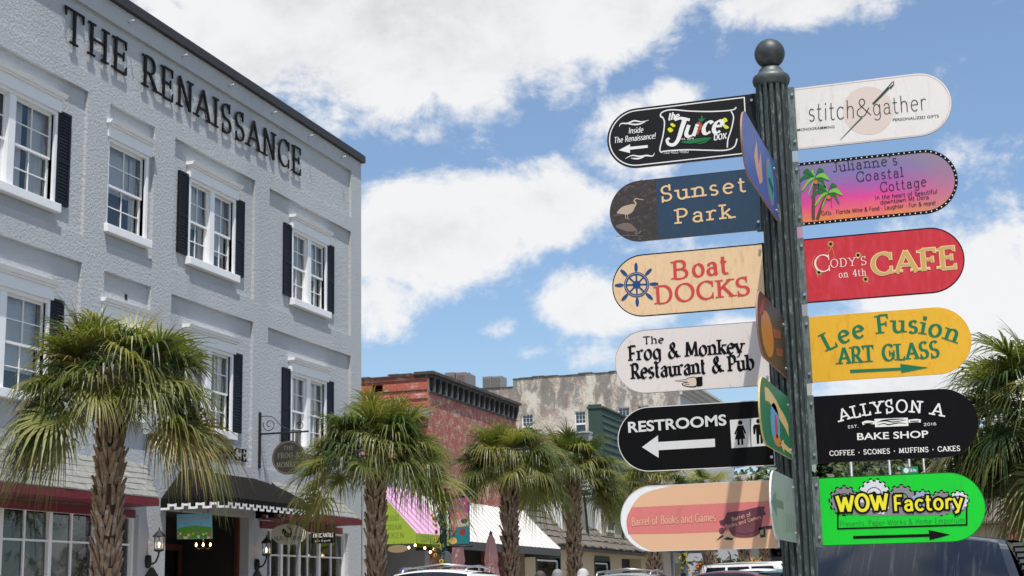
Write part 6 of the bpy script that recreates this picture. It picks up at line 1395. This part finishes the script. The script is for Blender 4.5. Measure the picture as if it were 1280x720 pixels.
car('white van parked in front of the far palms', (at_x(948, 52), 54, 0), R(70), WHC, 5.2, 1.95, 2.45, 1.3, 1.0, .8, rails=False)
car('white car parked behind the teal car near the sign post', (at_x(985, 48), 49, 0), R(30), WHC, 4.6, 1.85, 2.1, 1.2, 1.1, .8, rails=False)
car('tan car beyond the large black car', (at_x(1262, 30), 31, 0), R(25), TANC, 4.6, 1.84, 1.75, 1.05, 1.15, .75, rails=False)
car('white car far off behind the brownish shaggy palm', (at_x(1245, 42), 43, 0), R(40), WHC, 4.6, 1.84, 2.2, 1.2, 1.15, .75, rails=False)
SCREEN_REFL = M('dusty windscreen', (.006, .009, .016), .14, 0, .1, 2, spec=.3, stretch=(22, 1, 1), col2=(.035, .04, .05), thr=(.52, .7), cscale=1.2)  # pale streaks in the glass colour stand for reflected clouds
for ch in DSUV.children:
    if ch.name.startswith('windscreen'): ch.data.materials[0] = SCREEN_REFL
hw_, yb_, yt_ = 1.0, -4.9/2+1.05, -4.9/2+1.05+.85
def edge(v, dx): w = hw_*.90+(hw_*.62*1.12-hw_*.90)*v; return Vector((w+dx, yb_+(yt_-yb_)*v+.05, 1.11+(1.77-.06-1.11)*(v+.07*math.sin(math.pi*v))))
ROOT[DSUV.name] = Vector((0, 0, 0)); b = MB()
for k in range(12): p, q = edge(.05+k*.078, .03), edge(.05+k*.078, .10); b.obox((p+q)/2, (q-p)/2, (0, .02, .012), (0, -.010, .018))
b.build('pillar_vents', BLKP, DSUV)
b = MB(); b.tube([edge(v_, .13) for v_ in (0, .3, .6, .9, 1.)], .022, 8); b.build('side_rail', M('tan rail', (.20, .16, .12), .5, .2), DSUV)
v = ony(1276, 664, 33); o = thing('pink_sign', 'small pink and white sign on a pole by the tan car', 'sign', (v.x, 33, 0)); b = MB(); b.tube([(v.x, 33.02, 0), (v.x, 33.02, v.z)], .03, 8); b.build('pole', STEEL, o); b = MB(); b.box(v.x-.28, v.x+.28, 32.96, 33, v.z-.16, v.z+.2); b.build('board', paint('sign pink', 200, 96, 110), o); b = MB(); b.box(v.x-.28, v.x+.28, 32.962, 33.002, v.z+.203, v.z+.42); b.build('top_board', WHITE_INK, o)
o = thing('low_building', 'low cream building far behind the brownish palm', 'building', (8, 75, 0)); b = MB(); b.box(-2.2, 16, 82, 92, 0, 4.6); b.build('wall', CRM, o); b = MB(); b.prism([(-2.8, 81.4, 4.61), (16.6, 81.4, 4.61), (16.6, 87, 6.2), (-2.8, 87, 6.2)], (0, 0, .12)); b.build('roof', SHAKE, o)
b = MB()
for k in range(5): b.box(-1+k*3.3, .6+k*3.3, 81.95, 82.0-.002, 1.0, 3.0)
b.build('windows', DARK, o)

# ---------------------------------------------------------------- people
SKIN = M('skin', (.40, .22, .15), .55, 0, .08, 8); SKIN2 = M('skin dark', (.13, .065, .04), .55, 0, .08, 8)
def skinned(name, verts, edges, radii, mat, parent, root=0, sub=2):
    org = ROOT[parent.name]; me = bpy.data.meshes.new(name); me.from_pydata([Vector(v_)-org for v_ in verts], edges, []); me.materials.append(mat)
    ob = bpy.data.objects.new(name, me); COL.objects.link(ob)
    sk = ob.modifiers.new('skin', 'SKIN'); sk.use_smooth_shade = True
    if not me.skin_vertices: me.skin_vertices.new()
    for i, r_ in enumerate(radii): d = me.skin_vertices[0].data[i]; d.radius = r_ if isinstance(r_, tuple) else (r_, r_); d.use_root = i == root
    ss = ob.modifiers.new('smooth', 'SUBSURF'); ss.levels = sub; ss.render_levels = sub
    dg = bpy.context.evaluated_depsgraph_get(); m2 = bpy.data.meshes.new_from_object(ob.evaluated_get(dg)); ob.modifiers.clear(); ob.data = m2
    ob.parent = parent; return ob
def person(label, x, y, H, z0, face, skin, shirt, pants, hat=None, hair=None, walk=.12, short=True):
    o = thing('person', label, 'person', (x, y, z0)); k = H/1.75
    c, s = math.cos(face), math.sin(face)
    T = lambda p: (x+(p[0]*c-p[1]*s)*k, y+(p[0]*s+p[1]*c)*k, z0+p[2]*k)   # faces -y before turning
    V = [(0,0,.95),(0,.01,1.15),(0,.01,1.35),(0,0,1.46),(0,-.01,1.52),(0,-.02,1.60),(0,-.02,1.70),
         (.17,.01,1.40),(.22,.02,1.14),(.21,-.06,.90),(.20,-.09,.80), (-.17,.01,1.40),(-.22,.0,1.14),(-.21,-.02,.90),(-.20,-.04,.80),
         (.09,0,.90),(.10,-walk*.5,.50),(.10,-walk*.3,.09),(.11,-walk*.3-.14,.04), (-.09,0,.90),(-.10,walk*.1,.50),(-.10,walk,.10),(-.11,walk-.13,.05)]
    E_ = [(0,1),(1,2),(2,3),(3,4),(4,5),(5,6),(2,7),(7,8),(8,9),(9,10),(2,11),(11,12),(12,13),(13,14),(0,15),(15,16),(16,17),(17,18),(0,19),(19,20),(20,21),(21,22)]
    Rr = [(.14,.10),(.125,.09),(.14,.095),(.06,.06),(.05,.055),(.078,.092),(.070,.085)]+[.055,.043,.032,.036]*2+[.085,.06,.042,.038]*2
    skinned('body', [T(v_) for v_ in V], E_, [tuple(q*k for q in r_) if isinstance(r_, tuple) else r_*k for r_ in Rr], skin, o)
    Vs = [(0,0,.92),(0,.01,1.15),(0,.01,1.36),(0,0,1.45),(.17,.01,1.41),(.22,.02,1.16),(-.17,.01,1.41),(-.22,.0,1.16)]
    skinned('shirt', [T(v_) for v_ in Vs], [(0,1),(1,2),(2,3),(2,4),(4,5),(2,6),(6,7)], [(.16*k,.12*k),(.145*k,.11*k),(.155*k,.11*k),(.075*k,.075*k)]+[.072*k,.066*k]*2, shirt, o)
    lw = .50 if short else .10
    Vp = [(0,0,.97),(.09,0,.90),(.10,-walk*.5,lw),(-.09,0,.90),(-.10,walk*.1 if short else walk,lw)]
    skinned('trousers', [T(v_) for v_ in Vp], [(0,1),(1,2),(0,3),(3,4)], [(.155*k,.115*k),.105*k,.085*k,.105*k,.085*k], pants, o)
    # face: eyes, nose, ears
    b = MB()
    for sx in (-1, 1): b.lathe([(.0, -.006), (.009, 0), (.0, .006)], (0, 0), 8)
    b = MB()
    for sx in (-1, 1): v_ = T((sx*.032, -.108, 1.635)); b.obox(v_, (.010*k, 0, 0), (0, .006*k, 0), (0, 0, .006*k))
    b.build('eyes', BLACK_INK, o); b = MB(); v_ = T((0, -.115, 1.605)); b.obox(v_, (.012*k, 0, 0), (0, .02*k, 0), (0, 0, .022*k))
    for sx in (-1, 1): b.obox(T((sx*.084, -.01, 1.62)), (.010*k, 0, 0), (0, .02*k, 0), (0, 0, .03*k))
    b.build('nose_and_ears', skin, o)
    cz_ = 1.665
    if hair:
        b = MB(); b.grid([[T((.086*math.sin(R(a))*math.cos(R(t)), .012+.100*math.sin(R(a))*math.sin(R(t)), cz_-.02+.105*math.cos(R(a))-(.05 if t > 20 and t < 160 and a > 80 else 0))) for t in range(0, 360, 20)] for a in (1, 25, 45, 65, 85, 98)], 0, True, True); b.build('hair', hair, o)
    if hat:
        b = MB(); b.grid([[T((.088*math.sin(R(a))*math.cos(R(t)), -.012+.104*math.sin(R(a))*math.sin(R(t)), cz_+.10*math.cos(R(a)))) for t in range(0, 360, 20)] for a in (1, 25, 45, 65, 90)], 0, True, True)
        b.face([T(p) for p in ((-.075,-.08,cz_),(-.06,-.17,cz_-.01),(0,-.20,cz_-.01),(.06,-.17,cz_-.01),(.075,-.08,cz_),(0,-.09,cz_+.012))]); b.build('cap', hat, o)
    return o
def who(px, ptop, Y, z0): v = ony(px, ptop, Y); return v.x, Y, v.z-z0, z0
GH = M('grey hair', (.2, .19, .185), .8, 0, .2, 30); PURP = M('lilac cloth', (.42, .40, .62), .8, 0, .1, 10)
x_, y_, h_, z_ = who(504, 704, 24.6, .13); person('person in a lilac cap on the pavement below the lime awning', x_, y_, min(h_, 1.86)/1.02, z_, R(20), SKIN, M('shirt navy', (.03, .04, .08), .85), DGR, PURP)
x_, y_, h_, z_ = who(675, 711.5, 22.2, 0); person('dark haired person in a pink patterned shirt crossing the street', x_, y_, h_/1.01, z_, R(200), SKIN, M('shirt pink', (.45, .16, .26), .85, 0, .5, 14), DGR, None, M('dark hair', (.05, .035, .03), .7))
x_, y_, h_, z_ = who(697, 709.5, 23.0, 0); person('grey haired person walking beside the palm trunk', x_, y_, h_/1.01, z_, R(185), SKIN, M('shirt cream', (.55, .45, .36), .85), MATS['shirt navy'], None, GH)
x_, y_, h_, z_ = who(728.5, 708.5, 21.6, 0); person('person in a white cap and navy shirt crossing the street', x_, y_, h_/1.02, z_, R(10), SKIN2, MATS['shirt navy'], DGR, M('white cap', (.38, .38, .37), .8))

# ---------------------------------------------------------------- trees closing the street
LO1, LO2, LO3 = leafm('oak leaf', (.050, .072, .020), .2), leafm('oak leaf light', (.090, .115, .034), .2), leafm('oak leaf dark', (.026, .040, .014), .2)
def oak_mesh(seed, H, Rw, n, size):
    rr = random.Random(seed); t = MB(); c = MB(); th = H*.30
    t.tube([(0, 0, 0), (.1, 0, th*.5), (0, .1, th)], [.45, .34, .30], 9)
    blobs = []
    for k in range(13):
        a = k*2.4+rr.uniform(-.3, .3); r_ = Rw*rr.uniform(.25, .82); z = H*(.42+.42*rr.random()*(1-.5*(r_/Rw)**2)); p = Vector((r_*math.cos(a), r_*math.sin(a), z)); blobs.append((p, rr.uniform(.26, .40)*Rw))
        t.tube(spline([(0, .05, th*.9), (p.x*.4, p.y*.4, th+(z-th)*.45), tuple(p)], 4), [.22, .18, .15, .12, .10, .08, .06, .05, .04][:9], 6)
    blobs.append((Vector((0, 0, H*.74)), Rw*.5))
    for k in range(n):
        p0, r_ = blobs[rr.randrange(len(blobs))]; d = Vector((rr.gauss(0, 1), rr.gauss(0, 1), rr.gauss(0, .8))).normalized(); p = p0+d*r_*(rr.random()**.4)*Vector((1, 1, 1)).x
        a = Vector((rr.gauss(0, 1), rr.gauss(0, 1), rr.gauss(0, .7))).normalized(); s_ = size*rr.uniform(.6, 1.3); b_ = a.orthogonal().normalized()*s_*.5; a = a*s_
        c.face([p-a, p-b_*.9, p+a*.4+b_*.2, p+b_], 0 if rr.random() < .5 else (1 if rr.random() < .5 else 2))
    return t, c
protos = []
for sd in (3, 14, 25):
    o = thing('street_tree', 'x', 'tree', (0, 0, 0), group='oaks closing the far end of the street'); t, c = oak_mesh(sd, 11.2, 6.0, 15000, .33); t.build('trunk', BARK, o, fix=False); c.build('crown', [LO1, LO2, LO3], o, fix=False); protos.append(o)
spots = [(-11.5, 96, 'oak far off behind the lower part of the post', 1.), (-5.5, 92, 'oak far off seen in the gap between the green and rolling pin signs', .98), (.5, 90, 'oak far off beyond the small green street sign', 1.0), (6.0, 84, 'oak far off behind the brownish palm', 1.0), (11, 78, 'oak beside the low cream building behind the brownish palm', 1.), (-8.5, 106, 'taller oak standing behind the gap above the bright green sign', 1.1), (-16.5, 150, 'small far oak at the very end of the street', 1.0), (3.2, 100, 'oak in the second row behind the brownish palm', 1.12), (-2.5, 104, 'oak in the second row above the bright green sign', 1.08)]
used = set()
for i, (x_, y_, lb, sc) in enumerate(spots):
    p = protos[i % 3]; o = p if i % 3 not in used else copy_tree(p); used.add(i % 3)
    o.location = (x_, y_, 0); o.rotation_euler.z = i*1.3; o.scale = (sc, sc, sc); o['label'] = lb
b = MB(); leafy(b, [(-30, 170, 3), (60, 130, 3)], 14000, 2.6, .9, [0, 1, 2], 77, .3); tag(b.build('distant_wood', [LO1, LO2, LO3], fix=False), kind='stuff', label='dark wood closing the horizon behind the street')
b = MB(); leafy(b, [(2.5, 52, .8), (20, 50, .9)], 3000, .45, .25, [0, 1, 2], 78, .3); tag(b.build('hedge', [LO1, LO2, LO3], fix=False), 'dark clipped hedge behind the brownish shaggy palm', 'hedge')
